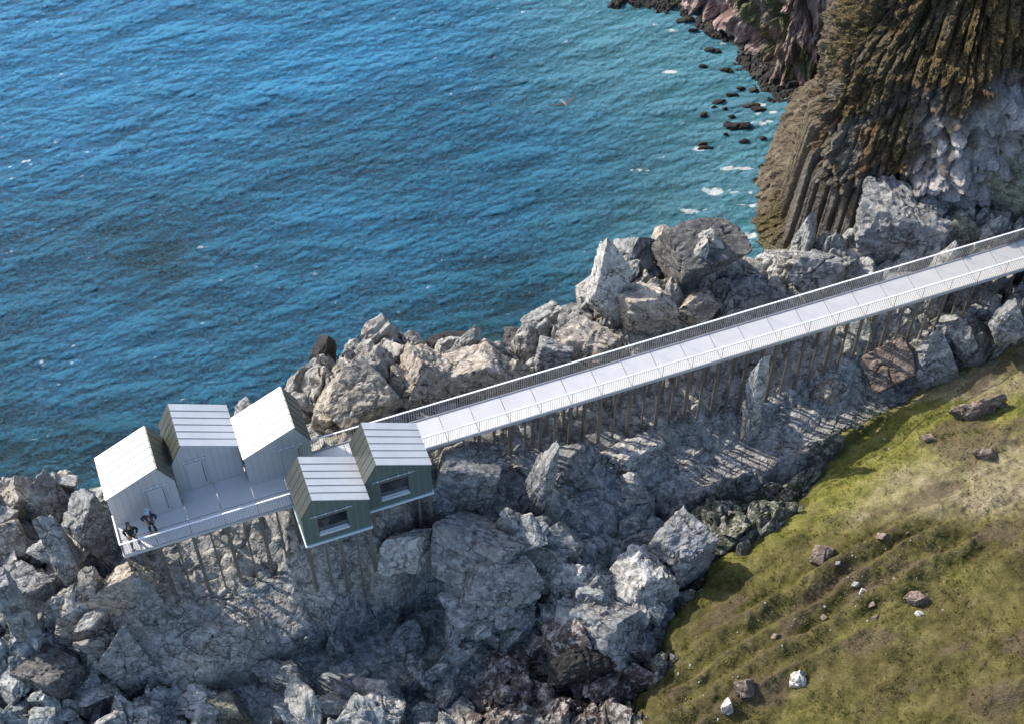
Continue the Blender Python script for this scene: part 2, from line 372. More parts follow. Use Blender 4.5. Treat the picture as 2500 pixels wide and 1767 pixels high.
def axis(a, b, d, pads):
    c = np.arange(a, b, d); lo = [a]; hi = [c[-1]]
    for s in pads: lo.append(lo[-1] - s); hi.append(hi[-1] + s)
    return np.r_[lo[:0:-1], c, hi[1:]]
PAD = [.15, .2, .3, .45, .6, .8, 1., 1.3, 1.6, 2, 2.4, 2.8, 3.2]
GX = axis(-31.5, 38, .064, PAD); GY = axis(28.5, 69, .064, PAD)
XX, YY = np.meshgrid(GX, GY)
def terrain():
    x, y = XX, YY
    b = base_z(x, y)
    wx = x + .9 * fbm2(x * .35, y * .35, 3, 3) + .22 * fbm2(x * 1.6, y * 1.6, 3, 5)
    wy = y + .9 * fbm2(x * .35, y * .35, 3, 4) + .22 * fbm2(x * 1.6, y * 1.6, 3, 6)
    led = np.maximum(sstep(-.2, .7, polydist(x, y, LEDGE1)), sstep(-.2, .7, polydist(x, y, LEDGE2)))
    # the outer lip of each ledge breaks off in a step
    for P_, q0, q1, dz in ((LEDGE1, (380, 1660), (1060, 1410), 2.0), (LEDGE2, (1640, 1240), (2130, 1040), .9)):
        a0, a1 = np.array(at(*q0, -6.3)[:2]), np.array(at(*q1, -6.)[:2]); dd = (a1 - a0) / np.hypot(*(a1 - a0)); L_ = np.hypot(*(a1 - a0))
        sd_ = (x - a0[0]) * dd[1] - (y - a0[1]) * dd[0] + .7 * fbm2(x * .8, y * .8, 4, 77); al_ = (x - a0[0]) * dd[0] + (y - a0[1]) * dd[1]
        b = b - dz * sstep(.1, .55, sd_) * sstep(4., .8, sd_) * sstep(-1.5, .5, al_) * sstep(L_ + 1.5, L_ - .5, al_)
    slab = sstep(-.3, .8, polydist(x, y, SLAB)); fl = sstep(-.3, .5, polydist(x, y, FLOOR))
    rub = sstep(-.4, .4, polydist(x, y, RUBB)); gd = polydist(x, y, GRASS); red = sstep(-.7, .7, polydist(x, y, REDG))
    rough = (1 - .86 * led) * (1 - .72 * slab) * (1 - .9 * fl) * (1 - .55 * rub)
    ca, sa = math.cos(.5), math.sin(.5)
    u, v = wx * ca + wy * sa, -wx * sa + wy * ca
    h1, e1, i1 = mounds(u / 3.0, v / 2.1, 21, 3.6, 1.0)
    h2, e2, i2 = mounds(u / 1.35, v / .95, 22, 3.2, 1.0)
    h3, e3, i3 = mounds(wx / .55, wy / .42, 23, 3., .9)
    h4, e4, i4 = mounds(wx / .22, wy / .2, 24, 2.4, .7)
    jag = ridge2(wx * .8, wy * 1., 2, 50)
    m3 = .2 + .8 * sstep(-.12, .2, fbm2(x * .5, y * .5, 3, 51)); m4 = sstep(0, .3, fbm2(x * .7, y * .7, 3, 52))
    au, av = x * W_[0] + y * W_[1], x * E_[0] + y * E_[1]
    under = sstep(37.5, 39, av) * sstep(47.5, 45, av) * sstep(-6, -4.5, au) * sstep(40, 36, au)   # ground shaped flat under the deck so sun reaches the ledges
    rough = rough * (1 - .7 * sstep(-9.8, -11, b)); rough = rough * (1 - .9 * under)
    big = ridge2(x * .28 + .3 * y * .28, y * .42, 3, 55)
    lay = (b * .0 + h1 * 1.6 + x * .25 - y * .35 + .5 * fbm2(x * .6, y * .6, 3, 56)); lay = lay - np.floor(lay)
    rough = rough * (1 - .85 * sstep(27.5, 23, y)); z = b + rough * (1.3 * h1 + .75 * h2 + .24 * m3 * h3 + .06 * m4 * h4 + .3 * jag + .9 * big + .16 * (lay * 1.3 - sstep(.75, 1., lay)) + .1)
    z -= rough * (.6 * sstep(.22, 0, e1) + .35 * sstep(.24, 0, e2)) + .09 * sstep(.2, 0, e3) * m3 * (.3 + rough)
    h5, e5, i5 = blocks(wx / .8, wy / .35, 33, .5)                      # bedding joints on the ledges
    z += .3 * under * (1 - led) * (.16 * h3 + .05 * h4 + .12 * h2)
    z += led * (.045 * h5 + .015 * h4 - .11 * (1 - sstep(0, .1, e5)) + .1 * fbm2(x * .8, y * .8, 4, 8))
    z += slab * (.16 * h2 + .12 * fbm2(x * .9, y * .9, 5, 9))
    z += rub * (.3 * np.maximum(h3, -.6) + .2)
    z += .035 * fbm2(x * 3.1, y * 3.1, 4, 12) * (.3 + rough)
    z = np.where(y < 41, np.maximum(z, SEA + .25 + .1 * fbm2(x, y, 3, 13)), z)
    tint = np.clip(.5 + .5 * sstep(-6, -8, b) + .9 * fbm2(x * .12, y * .12, 3, 40) + .5 * (i1 - .5) + .4 * (i2 - .5) + .5 * slab, 0, 1)
    far = sstep(44, 52, y) * (1 - sstep(10, 25, x)); tint = tint * (1 - .6 * far)
    wet = np.clip(sstep(SEA + 1.6, SEA + .4, z), 0, 1) * sstep(0, 1.5, y - (40.5 + .33 * x))
    moss = np.clip(np.maximum(rub * .9, .8 * sstep(-1.3, -.2, gd + .6 * fbm2(x * 1.5, y * 1.5, 4, 57))), 0, 1); tint = tint * (1 - .8 * led)
    zg = b + .25 + .35 * fbm2(x * .25, y * .25, 3, 61)
    z = np.where(gd > -.1, z - 2.4 * sstep(-.1, 1.3, gd) - 4 * sstep(1., 3.5, gd), z)
    return z, dict(tint=tint, wet=wet, red=red, moss=moss), b, gd
ZZ, TA, BZ, GD = terrain()
def zat(x, y):
    """ground height by bilinear look-up of the finished shore and grass sheets"""
    i = np.clip(np.searchsorted(GX, x) - 1, 0, len(GX) - 2); j = np.clip(np.searchsorted(GY, y) - 1, 0, len(GY) - 2)
    fx = (x - GX[i]) / (GX[i + 1] - GX[i]); fy = (y - GY[j]) / (GY[j + 1] - GY[j])
    Z = ZT
    return float((Z[j, i] * (1 - fx) + Z[j, i + 1] * fx) * (1 - fy) + (Z[j + 1, i] * (1 - fx) + Z[j + 1, i + 1] * fx) * fy)
# horizontal drag makes ledges and undercuts
DX = .16 * fbm2(XX * 1.1 + ZZ * .9, YY * 1.1, 3, 71); DY = .2 * fbm2(XX * 1.1, YY * 1.1 - ZZ * .9, 3, 72)
shore = np_mesh('rocky_shore', np.stack([XX + DX, YY + DY, ZZ], -1).reshape(-1, 3), gridq(*XX.shape), M['rock'], False, TA)
tag(shore, 'jagged grey and beige rock shore under the walkway', kind='structure')

# ---------------------------------------------------------------- grass slope
def grass_mat():
    m = NT('hill_grass'); wv = m.warp(.6, .8)
    big = m.noise(.22, 4, .6, wv); mid = m.noise(1.1, 6, .65, wv)
    st = m.map((9, 26, 9), (0, 0, R(-28))); fine = m.noise(1., 6, .72, st); speck = m.noise(30, 4, .7)
    g = m.ramp(mid, [(.28, (.075, .085, .022)), (.45, (.165, .17, .04)), (.58, (.26, .24, .07)), (.75, (.37, .33, .15))])
    dry = m.ramp(mid, [(.3, (.2, .16, .09)), (.55, (.36, .31, .2)), (.75, (.45, .4, .3))])
    g = m.mix(m.attr('lush'), g, m.ramp(mid, [(.28, (.075, .085, .02)), (.5, (.2, .2, .05)), (.72, (.34, .32, .11))]))
    c = m.mix(m.attr('dry'), g, dry)
    dull = m.ramp(mid, [(.3, (.05, .046, .019)), (.5, (.108, .096, .036)), (.7, (.175, .152, .068))])
    c = m.mix(m.attr('dull'), c, dull)
    c = m.mix(m.attr('soil'), c, m.ramp(speck, [(.4, (.07, .055, .038)), (.6, (.17, .13, .09))]))
    c = m.mix(1., c, m.ramp(fine, [(.3, .4), (.5, 1.), (.72, 1.55)]), 'MULTIPLY')
    c = m.mix(1., c, m.ramp(speck, [(.3, .75), (.7, 1.2)]), 'MULTIPLY')
    c = m.mix(m.ramp(m.noise(24, 2, .5), [(.735, 0.), (.75, .8)]), c, (.42, .39, .33))
    n = m.bump(m.math('ADD', m.math('MULTIPLY', fine, .6), m.math('MULTIPLY', speck, .5)), .12, 1.)
    return m.out(c, .95, normal=n, spec=.1)
M['grass'] = grass_mat()
def grass():
    x, y, b, gd = XX, YY, BZ, GD
    e = gd + .45 + .7 * fbm2(x * .9, y * .9, 5, 80)
    z = b + .18 + .32 * fbm2(x * .22, y * .22, 3, 61) + .14 * fbm2(x * .9, y * .9, 4, 62) + .1 * fbm2(x * 3.2, y * 3.2, 5, 63)
    z += .3 * sstep(0, 1.5, e) - 2.2 * sstep(.45, -.7, e)
    # sheep-track terraces run down the middle of the slope
    T = poly([(1640,1620),(1750,1500),(1900,1400),(2060,1340),(2200,1290),(2330,1330),(2400,1400),(2250,1480),(2100,1560),(1950,1640),(1850,1720),(1800,1800),(1560,1800)], -4)
    tm = sstep(-.8, 1., polydist(x, y, T))
    p0 = np.array(at(1650, 1650, -5)[:2]); p1 = np.array(at(2100, 1400, -3)[:2]); d = (p1 - p0) / np.hypot(*(p1 - p0))
    s = (x - p0[0]) * d[0] + (y - p0[1]) * d[1]; q = -(x - p0[0]) * d[1] + (y - p0[1]) * d[0]
    ph = q / 1.25 + .35 * fbm2(x * .5, y * .5, 3, 64); fr = ph - np.floor(ph)
    z += tm * .55 * (sstep(0, .8, fr) - sstep(.8, 1., fr))
    rip = tm * sstep(.35, .95, fr) * (np.sin(s * 9 + q * 7 + 5 * fbm2(x * 1.2, y * 1.2, 3, 65)))
    z += .06 * rip
    soil = np.clip(tm * sstep(.25, .7, fr) * (.35 + .5 * rip) + .9 * sstep(.1, .35, fbm2(x * .35 + y * .1, y * .6 - x * .2, 5, 66)) * sstep(-1, 2, gd), 0, 1) * .8
    D = poly([(2190,960),(2330,900),(2560,850),(2700,900),(2560,1000),(2300,1000)], -4); D2 = poly([(2230,1110),(2380,1080),(2600,1060),(2600,1290),(2400,1300),(2200,1280),(2050,1280),(2120,1210)], -3)
    dry = np.clip(np.maximum(sstep(-.8, .8, polydist(x, y, D)), sstep(-1, 1, polydist(x, y, D2))) * (.75 + .8 * fbm2(x * .6, y * .6, 3, 67)), 0, 1)
    L = poly([(1560,1560),(1750,1380),(1980,1270),(2200,1310),(2400,1320),(2900,1250),(2900,2000),(1400,2000)], -4)
    dull = np.clip(sstep(-1., 1.2, polydist(x, y, L)) * (.9 + .5 * fbm2(x * .4, y * .4, 3, 68)), 0, 1)
    LU = poly([(2000,1230),(1970,1180),(2010,1090),(2100,1030),(2230,985),(2330,1010),(2500,1030),(2600,1060),(2350,1090),(2200,1130),(2100,1180)], -4.5)
    lush = np.clip(sstep(-.7, .5, polydist(x, y, LU) + .8 * fbm2(x * .8, y * .8, 4, 69)), 0, 1); dry = dry * (1 - lush); dull = dull * (1 - lush)
    z += .35 * ridge2(x * .18 + y * .1, y * .3 - x * .12, 3, 160) * sstep(0, 3, gd)
    return z, dict(dry=dry, dull=dull, soil=soil, lush=lush), e
GZ, GA, GE = grass()
keep = (GE > -1.2)
gr = np_mesh('grass_slope', np.stack([XX, YY, GZ], -1).reshape(-1, 3), gridq(*XX.shape, keep=keep), M['grass'], True, GA)
bm = bmesh.new(); bm.from_mesh(gr.data); bmesh.ops.delete(bm, geom=[v for v in bm.verts if not v.link_faces], context='VERTS'); bm.to_mesh(gr.data); bm.free()
tag(gr, 'green and straw coloured grass slope above the rocks', kind='structure')
ZT = np.maximum(ZZ, np.where(keep, GZ, -99))

# ---------------------------------------------------------------- sea
def sea():
    d = .07; nx, ny = 960, 860; x0, y0 = -42., 38.
    kx = np.fft.fftfreq(nx, d) * 2 * np.pi; ky = np.fft.fftfreq(ny, d) * 2 * np.pi
    KX, KY = np.meshgrid(kx, ky); K = np.hypot(KX, KY) + 1e-9
    a = R(-74); cosw = (KX * math.cos(a) + KY * math.sin(a)) / K
    r2 = np.random.default_rng(5)
    nz = r2.normal(size=K.shape) + 1j * r2.normal(size=K.shape)
    kp = 2 * np.pi / .8
    sp = np.clip((K / kp - 1) / 4, 0, 1)                       # long waves run true, short ones spread
    S = np.exp(-1.0 * (kp / K) ** 2) / K ** 3.3 * ((1 - sp) * (np.abs(cosw) ** 9 + .02) + sp * (np.abs(cosw) ** 4 + .12)) * np.exp(-(K * .018) ** 2)
    amp = np.sqrt(S) * nz
    H = np.fft.ifft2(amp).real; sc = .022 / H.std(); H *= sc
    CX = np.fft.ifft2(amp * 1j * KX / K).real * sc; CY = np.fft.ifft2(amp * 1j * KY / K).real * sc
    kl = 2 * np.pi / 3.
    S2 = np.exp(-((K - kl) / (.5 * kl)) ** 2) * (np.abs(cosw) ** 10)
    H2 = np.fft.ifft2(np.sqrt(S2) * nz).real; H2 *= .032 / H2.std()
    x = x0 + np.arange(nx) * d; y = y0 + np.arange(ny) * d; X, Y = np.meshgrid(x, y)
    edge = np.minimum(np.minimum(X - x0, x[-1] - X), np.minimum(Y - y0, y[-1] - Y)); f = sstep(0, 3, edge)
    gx, gy = np.gradient(H + H2, d)[::-1]
    crest = H / .022 + 0 * .5 * fbm2(X * 1.1, Y * 3., 3, 90)
    big = fbm2(X * .07, Y * .09, 3, 91)
    p_, q_ = X * .966 + Y * .26, -X * .26 + Y * .966
    foam = .75 * sstep(.9, .99, .75 * vn2(p_ * 1.1, q_ * 4.5, 92) + .25 * vn2(p_ * 5, q_ * 11, 93) + .1 * big) * sstep(.2, 1.2, crest)
    Z = SEA + (H + H2) * f
    v = np.stack([X - 1. * CX * f, Y - 1. * CY * f, Z], -1).reshape(-1, 3)
    q = gridq(ny, nx)
    # shallows: distance from the cove and from the shore
    cove = poly([(1560,-60),(1600,40),(1800,130),(1900,280),(1900,420),(1860,560),(2100,560),(2100,-60)], SEA)
    dc = -polydist(X, Y, cove)
    shallow = np.clip(sstep(15, 1, dc + 2.5 * fbm2(X * .12, Y * .12, 3, 93)), 0, 1)
    kelp = np.zeros_like(X)
    for (px, py, w) in ((1180, 860, 1.6), (1110, 850, 1.2)):
        p = at(px, py, SEA); kelp = np.maximum(kelp, sstep(w * 1.6, w * .3, np.hypot(X - p[0], (Y - p[1]) * 1.6) + .5 * fbm2(X, Y, 3, 94)))
    # surf where the ground comes up to the water
    ii = np.clip(np.searchsorted(GX, x) - 1, 0, len(GX) - 2); jj = np.clip(np.searchsorted(GY, y) - 1, 0, len(GY) - 2)
    zt = np.maximum(np.maximum(ZZ[np.ix_(jj, ii)], ZZ[np.ix_(np.clip(jj - 9, 0, None), ii)] - .25), ZZ[np.ix_(np.clip(jj - 18, 0, None), ii)] - .5)
    foam = np.maximum(foam, .85 * sstep(-1.5, -.2, zt - SEA + 1.3 * fbm2(X * .9, Y * 1.1, 5, 97)) * sstep(.35, .65, vn2(X * 2.5, Y * 4, 98) * .6 + .4 * vn2(X * 7, Y * 9, 99)))
    kelp = np.maximum(kelp, .8 * sstep(-3.4, -1., zt - SEA + .8 * fbm2(X * .5, Y * .5, 3, 100)))
    for (px, py, w, h) in FOAM:
        p = at(px, py, SEA); k = .022; dd = np.hypot((X - p[0]) / (w * k), (Y - p[1]) / (h * k * 1.25))
        foam = np.maximum(foam, sstep(1.15, .6, dd + 2.2 * fbm2(X * 1.6, Y * 3.2, 5, 95)) * .65)
    at_ = dict(crest=np.clip(.5 + H / .022 * .2 + H2 / .032 * .1, 0, 1), foam=foam, shallow=shallow, kelp=kelp, patch=np.clip(.03 + .9 * sstep(53, 90, Y - .3 * X) + .55 * fbm2(X * .09, Y * .13, 4, 96), 0, 1))
    # the rest of the sea, flat out to the horizon
    n0 = len(v); xr = [-3000, x[0], x[-1], 3000]; yr = [-1500, y[0], y[-1], 4500]
    ev = np.array([(a_, b_, SEA) for b_ in yr for a_ in xr]); v = np.r_[v, ev]
    eq = np.array([[n0 + j * 4 + i, n0 + j * 4 + i + 1, n0 + j * 4 + i + 5, n0 + j * 4 + i + 4] for j in range(3) for i in range(3) if not (i == 1 and j == 1)])
    at_ = {k: np.r_[a_.ravel(), np.full(16, {'crest': .5, 'patch': .9}.get(k, 0.))] for k, a_ in at_.items()}
    return v, np.r_[q, eq], at_
FOAM = [(1990-360,178,16,5),(1632,178,18,5),(1776,412,16,4),(1820,412,14,4),(1705,365,24,5),(1750,467,30,6),(1850,470,18,4),(1840,285,20,6),(1860,300,22,5),(1690,515,18,4),(1560,415,12,4),
        (1865,255,14,5),(1890,275,12,4),(1740,85,14,3),(1760,105,12,3),(1700,235,12,3),(1830,575,16,5),(1835,500,14,5),(1640,75,10,2),(1600,62,10,2)]
def water_mat():
    m = NT('sea_water')
    st = m.map((1, 1.6, 1), (0, 0, R(16))); f1 = m.noise(5., 6, .68, st, .4); f2 = m.noise(19, 4, .7, st)
    deep = m.ramp(m.attr('crest'), [(.1, (.0004, .014, .023)), (.5, (.0009, .028, .045)), (.85, (.004, .068, .112))])
    blue = m.ramp(m.attr('crest'), [(.1, (.002, .06, .125)), (.5, (.008, .115, .245)), (.85, (.034, .225, .4))])
    c = m.mix(m.attr('far'), deep, blue) if False else m.mix(m.attr('patch'), deep, blue)
    sh = m.ramp(m.attr('crest'), [(.1, (.03, .12, .145)), (.5, (.06, .19, .24)), (.85, (.11, .28, .35))])
    c = m.mix(m.math('MULTIPLY', m.attr('shallow'), .85), c, sh)
    c = m.mix(m.math('MULTIPLY', m.attr('kelp'), .75), c, (.012, .05, .025))
    c = m.mix(m.math('MULTIPLY', m.ramp(f1, [(.5, 0.), (.7, 1.)]), .35), c, (.05, .26, .46))
    c = m.mix(m.attr('foam'), c, (.78, .8, .8))
    n = m.bump(m.math('ADD', f1, m.math('MULTIPLY', f2, .3)), .12, 1.)
    return m.out(c, m.math('ADD', .16, m.math('MULTIPLY', m.attr('foam'), .6)), normal=n, ior=1.33)
M['water'] = water_mat()
sv, sq, sa_ = sea()
so_ = np_mesh('sea', sv, sq, M['water'], True, sa_); tag(so_, 'blue choppy sea with small white caps', kind='structure')
# ---------------------------------------------------------------- cliffs and beach at the head of the cove
def sheet(toe, ds, tmax, dt, lean, back=18.):
    """a cliff face: toe polyline (x, y, z), rising tmax, leaning back by lean(t); returns s, t, base points, outward normals"""
    toe = np.array(toe, float); seg = np.hypot(*np.diff(toe[:, :2], axis=0).T); L = np.r_[0, np.cumsum(seg)]
    s = np.arange(0, L[-1], ds)
    k = np.exp(-.5 * (np.arange(-40, 41) * ds / .32) ** 2); k /= k.sum()
    P = np.stack([np.convolve(np.pad(np.interp(s, L, toe[:, i]), 40, mode='edge'), k, 'valid') for i in range(3)], -1)
    T = np.gradient(P[:, :2], axis=0); T /= np.hypot(*T.T)[:, None] + 1e-9
    k2 = np.exp(-.5 * (np.arange(-60, 61) * ds / .7) ** 2); k2 /= k2.sum()
    T = np.stack([np.convolve(np.pad(T[:, i], 60, mode='edge'), k2, 'valid') for i in range(2)], -1); T /= np.hypot(*T.T)[:, None]
    N = np.stack([T[:, 1], -T[:, 0]], -1)                       # outward, to the right of the direction of travel
    t = np.arange(-.6, tmax, dt)
    S, TT = np.meshgrid(s, t)
    return S, TT, P, N, lean
def sheet_points(P, N, TT, lean, d):
    l = lean(np.broadcast_to(TT, d.shape))
    x = P[None, :, 0] + N[None, :, 0] * (d - l); y = P[None, :, 1] + N[None, :, 1] * (d - l); z = P[None, :, 2] + TT + .0 * d
    pts = np.stack([x, y, z], -1)
    top = pts[-1:].copy(); rows = [pts]                          # a plateau behind the edge
    for i in (1.5, 5, 12, 25):
        r = top.copy(); r[..., 0] -= N[None, :, 0] * i; r[..., 1] -= N[None, :, 1] * i; r[..., 2] += .1 * i; rows.append(r)
    return np.concatenate(rows, 0)
def pad4(a): return np.concatenate([a] + [a[-1:]] * 4, 0)

def columns(S, TT, w, seed):
    q = S + .14 * fbm2(S * .5, TT * .1, 3, seed)
    i = np.floor(q / w); best = np.full(S.shape, 9.); h = 0 * S; idv = 0 * S; sec = np.full(S.shape, 9.)
    for k in (-1, 0, 1):
        c = (i + k + .5 + .6 * (_h(i + k, i * 0, 1, seed) - .5)) * w; d = np.abs(q - c); nr = d < best
        sec = np.where(nr, best, np.minimum(sec, d)); best = np.where(nr, d, best); idv = np.where(nr, _h(i + k, i * 0, 2, seed), idv)
    e = (sec - best) / w
    return e, idv

def big_cliff():
    C = at(1908, 552, SEA)
    toe = [(C[0] + 9, C[1] + 16, SEA), (C[0] + 2.6, C[1] + 9, SEA), (C[0] + .5, C[1] + 3.2, SEA), (C[0], C[1], SEA), tuple(at(1925, 600, -8.2)), tuple(at(2060, 640, -6.4)), tuple(at(2240, 640, -4.6)), tuple(at(2420, 590, -3.4)), tuple(at(2640, 540, -2.2)), tuple(at(3100, 480, -2.))]
    lean = lambda t: .08 * np.maximum(t, 0) + .03 * np.maximum(t - 8, 0) ** 1.6
    S, TT, P, N, lean = sheet(toe, .062, 19, .066, lean)
    zz = P[None, :, 2] + TT                                     # absolute height
    L0 = float(S[0][np.argmin(np.hypot(P[:, 0] - C[0], P[:, 1] - C[1]))]); s = S - L0
    e, idc = columns(S, TT, .62, 201); e2, id2 = columns(S, TT, .31, 202)
    topk = -.6 + 3.2 * (idc - .5) + .7 * fbm2(s * .3, s * 0, 3, 203)
    colz = sstep(-3, -2, s) * sstep(10.4, 8., s + .35 * (zz + 6)) * sstep(-8.3, -7.4, zz + .5 * fbm2(s * .8, TT * .8, 2, 204)) * sstep(.4, -.4, zz - topk)
    right = sstep(6.3, 8.6, s - .1 * (zz + 6) + 1.2 * fbm2(s * .4, TT * .4, 3, 205)) * sstep(8., 5., zz - .35 * (s - 10) + 1.5 * fbm2(s * .5, TT * .4, 3, 206))
    cob = sstep(-7.2, -8., zz) * (1 - right)
    up = np.clip(1 - colz - right - cob, 0, 1)
    prof = .34 * sstep(0, .5, e) + .06 * sstep(0, .2, e2) + .5 * (idc - .5)
    jn = np.abs(((zz + 7 * idc) / (.5 + .5 * idc)) % 1 - .5); prof -= .07 * sstep(.06, .0, jn)
    h1, e1, i1 = blocks(s / 1.7 + .3 * fbm2(s, TT, 3, 207), TT / 1.7 + .3 * fbm2(s, TT, 3, 208), 209, .6)
    h2, e2b, i2 = blocks(s / .62 + .3 * fbm2(s * 2, TT * 2, 3, 210), TT / .72, 211, .7)
    h3, e3, i3 = blocks(s / .3 + .3 * fbm2(s * 3, TT * 3, 2, 210), TT / .42, 212, .7)
    hc, ec, ic = blocks(s / .55, TT / .5, 213, .5)
    d = colz * prof
    cid = np.floor(idc * 997); sl_ = .55 + 1.1 * idc; seg = np.floor((zz + 9 * idc) / sl_); so_f = _h(cid, seg, 3, 231); sf = (zz + 9 * idc) / sl_ - seg
    d = d + up * (.3 * sstep(0, .5, e) + .55 * (so_f - .5) + .3 * (idc - .5) - .1 * sstep(.12, 0, sf) + .25 * h1 + .16 * h2 + .12 * h3 + .1 * fbm2(s * 5, TT * 3.5, 3, 240) + .9 * fbm2(s * .22, TT * .16, 3, 214) + .12 * ridge2(s * 1.1, TT * .5, 4, 215) - .2)
    hm, em, im = mounds(s / .85 + .2 * fbm2(s, TT, 2, 232), TT / .75, 233, 3., .9); hn, en, in_ = mounds(s / .4, TT / .38, 234, 2.6, .8)
    d = d + right * (.45 * h1 + .55 * hm + .2 * hn - .25 * sstep(.2, 0, em) + .25)
    d = d + cob * (.45 + .16 * hc - .22 * (1 - sstep(0, .25, ec)) + .55 * (-7.4 - zz))
    d = d + .05 * fbm2(s * 4, TT * 4, 4, 216)
    V = sheet_points(P, N, TT, lean, d)
    veg = np.clip(.85 * up * sstep(-.15, .3, fbm2(s * .55, TT * .4, 5, 217) + .1 * (zz - 1.5) - .12) + colz * .35 * sstep(.0, .4, fbm2(s * .8, TT * .5, 3, 218)), 0, 1)
    veg = np.maximum(veg, sstep(2.8, .6, np.hypot(s - .9, (zz + 8.6) * 1.1) + .6 * fbm2(s, TT, 3, 219)))
    rust = np.clip(sstep(-.15, .25, fbm2(s * .5, TT * .5, 4, 220) + .04 * (s - 5)), 0, 1) * np.clip(up + .25 * right, 0, 1)
    red = sstep(-6.6, -7.6, zz) * sstep(3., 5., s) * (1 - right)
    A = dict(veg=veg, rust=rust, pale=right * (.1 + .9 * np.maximum(sstep(.2, .5, im), sstep(.4, .6, in_))), sun_gold=sstep(2.2, -.5, s + 1.2 * fbm2(s * .8, TT * .6, 3, 222)), red=red)
    o = np_mesh('cliff', V.reshape(-1, 3), gridq(V.shape[0], V.shape[1]), M['cliff'], False, {k: pad4(np.broadcast_to(a, S.shape)) for k, a in A.items()})
    tag(o, 'columnar basalt cliff with mossy brown top beside the sea', kind='structure')
def cliff_mat():
    m = NT('basalt_cliff')
    st = m.map((1, 1, .35)); mid = m.noise(1.4, 6, .65, st); fine = m.noise(8, 6, .72); big = m.noise(.5, 4, .6)
    c = m.ramp(mid, [(.28, (.08, .073, .064)), (.5, (.19, .175, .155)), (.72, (.33, .31, .275))])
    c = m.mix(m.math('MULTIPLY', m.attr('sun_gold'), .5), c, m.ramp(mid, [(.3, (.07, .045, .02)), (.55, (.2, .14, .065)), (.75, (.38, .3, .17))]))  # golden sunlight painted onto the left edge of the cliff
    c = m.mix(m.attr('pale'), c, m.ramp(mid, [(.3, (.3, .29, .31)), (.5, (.62, .6, .62)), (.65, (.82, .8, .8))]))
    c = m.mix(m.math('MULTIPLY', m.attr('red'), .7), c, m.ramp(fine, [(.3, (.08, .05, .04)), (.6, (.24, .15, .12)), (.75, (.4, .3, .26))]))
    c = m.mix(m.math('MULTIPLY', m.attr('rust'), .75), c, m.ramp(fine, [(.3, (.06, .036, .02)), (.5, (.19, .1, .045)), (.65, (.34, .19, .08))]))
    c = m.mix(m.math('MULTIPLY', m.attr('veg'), .9), c, m.ramp(fine, [(.3, (.025, .021, .009)), (.48, (.085, .066, .024)), (.6, (.16, .125, .042)), (.72, (.27, .2, .085))]))
    c = m.mix(m.ramp(m.noise(13, 3, .6), [(.6, 0.), (.66, .75)]), c, (.46, .41, .32))
    c = m.mix(1., c, m.ramp(fine, [(.3, .6), (.5, 1.), (.75, 1.3)]), 'MULTIPLY')
    return m.out(c, .92, normal=m.bump(m.math('ADD', m.math('MULTIPLY', mid, .5), m.math('MULTIPLY', fine, .8)), .4, 1.), spec=.2)
M['cliff'] = cliff_mat()
big_cliff()

def headland():
    toe = [tuple(at(1360, -260, SEA)), tuple(at(1540, -60, SEA)), tuple(at(1590, 15, SEA)), tuple(at(1640, 45, SEA)), tuple(at(1690, 72, SEA)), tuple(at(1745, 120, SEA)), tuple(at(1790, 165, SEA)), tuple(at(1840, 215, SEA)), tuple(at(1900, 240, SEA)), tuple(at(1990, 250, SEA)), tuple(at(2150, 220, SEA))]
    toe = [(a, b, SEA + .2) for a, b, c in toe]
    lean = lambda t: .12 * np.maximum(t, 0) + .07 * np.maximum(t - 6, 0) ** 1.5
    S, TT, P, N, lean = sheet(toe, .085, 17, .09, lean)
    h1, e1, i1 = blocks(S / 2.4 + .4 * fbm2(S * .7, TT * .5, 3, 301), TT / 5., 302, .5)
    h2, e2, i2 = blocks(S / .7 + .3 * fbm2(S, TT, 3, 303), TT / 1.5, 304, .6)
    h3, e3, i3 = blocks(S / .25, TT / .5, 305, .6)
    d = .9 * h1 + .26 * h2 + .1 * h3 + 1.3 * fbm2(S * .16, TT * .05, 3, 306) + .25 * ridge2(S * 1.2, TT * .3, 4, 307) - .2 * sstep(.1, 0, e1)
    d += .4 * sstep(1.2, 0, TT) - 2.6
    V = sheet_points(P, N, TT, lean, d)
    veg = sstep(-.05, .2, fbm2(S * .3 + .25 * TT, TT * .16, 4, 308) - .3 + .045 * TT)
    A = dict(veg=veg, rust=0 * S, pale=0 * S, sun_gold=0 * S, red=.75 + 0 * S)
    o = np_mesh('headland', V.reshape(-1, 3), gridq(V.shape[0], V.shape[1]), M['headland'], False, {k: pad4(a) for k, a in A.items()})
    tag(o, 'far pinkish brown headland with green tops', kind='structure')
def headland_mat():
    m = NT('headland_rock'); st = m.map((1, 1, .3)); mid = m.noise(1.3, 6, .66, st); fine = m.noise(7, 6, .7)
    lay = m.noise(1., 4, .6, m.map((.1, .1, 1.8)))
    c = m.ramp(mid, [(.28, (.15, .115, .105)), (.5, (.33, .255, .235)), (.72, (.52, .43, .4))])
    c = m.mix(m.ramp(lay, [(.5, 0.), (.6, .45)]), c, (.2, .09, .075))
    c = m.mix(m.math('MULTIPLY', m.attr('veg'), .85), c, m.ramp(fine, [(.3, (.03, .04, .015)), (.55, (.085, .1, .035)), (.7, (.15, .16, .07))]))
    c = m.mix(1., c, m.ramp(fine, [(.3, .65), (.5, 1.), (.75, 1.3)]), 'MULTIPLY')
    return m.out(c, .92, normal=m.bump(m.math('ADD', mid, m.math('MULTIPLY', fine, .6)), .25, 1.), spec=.2)
M['headland'] = headland_mat()
headland()

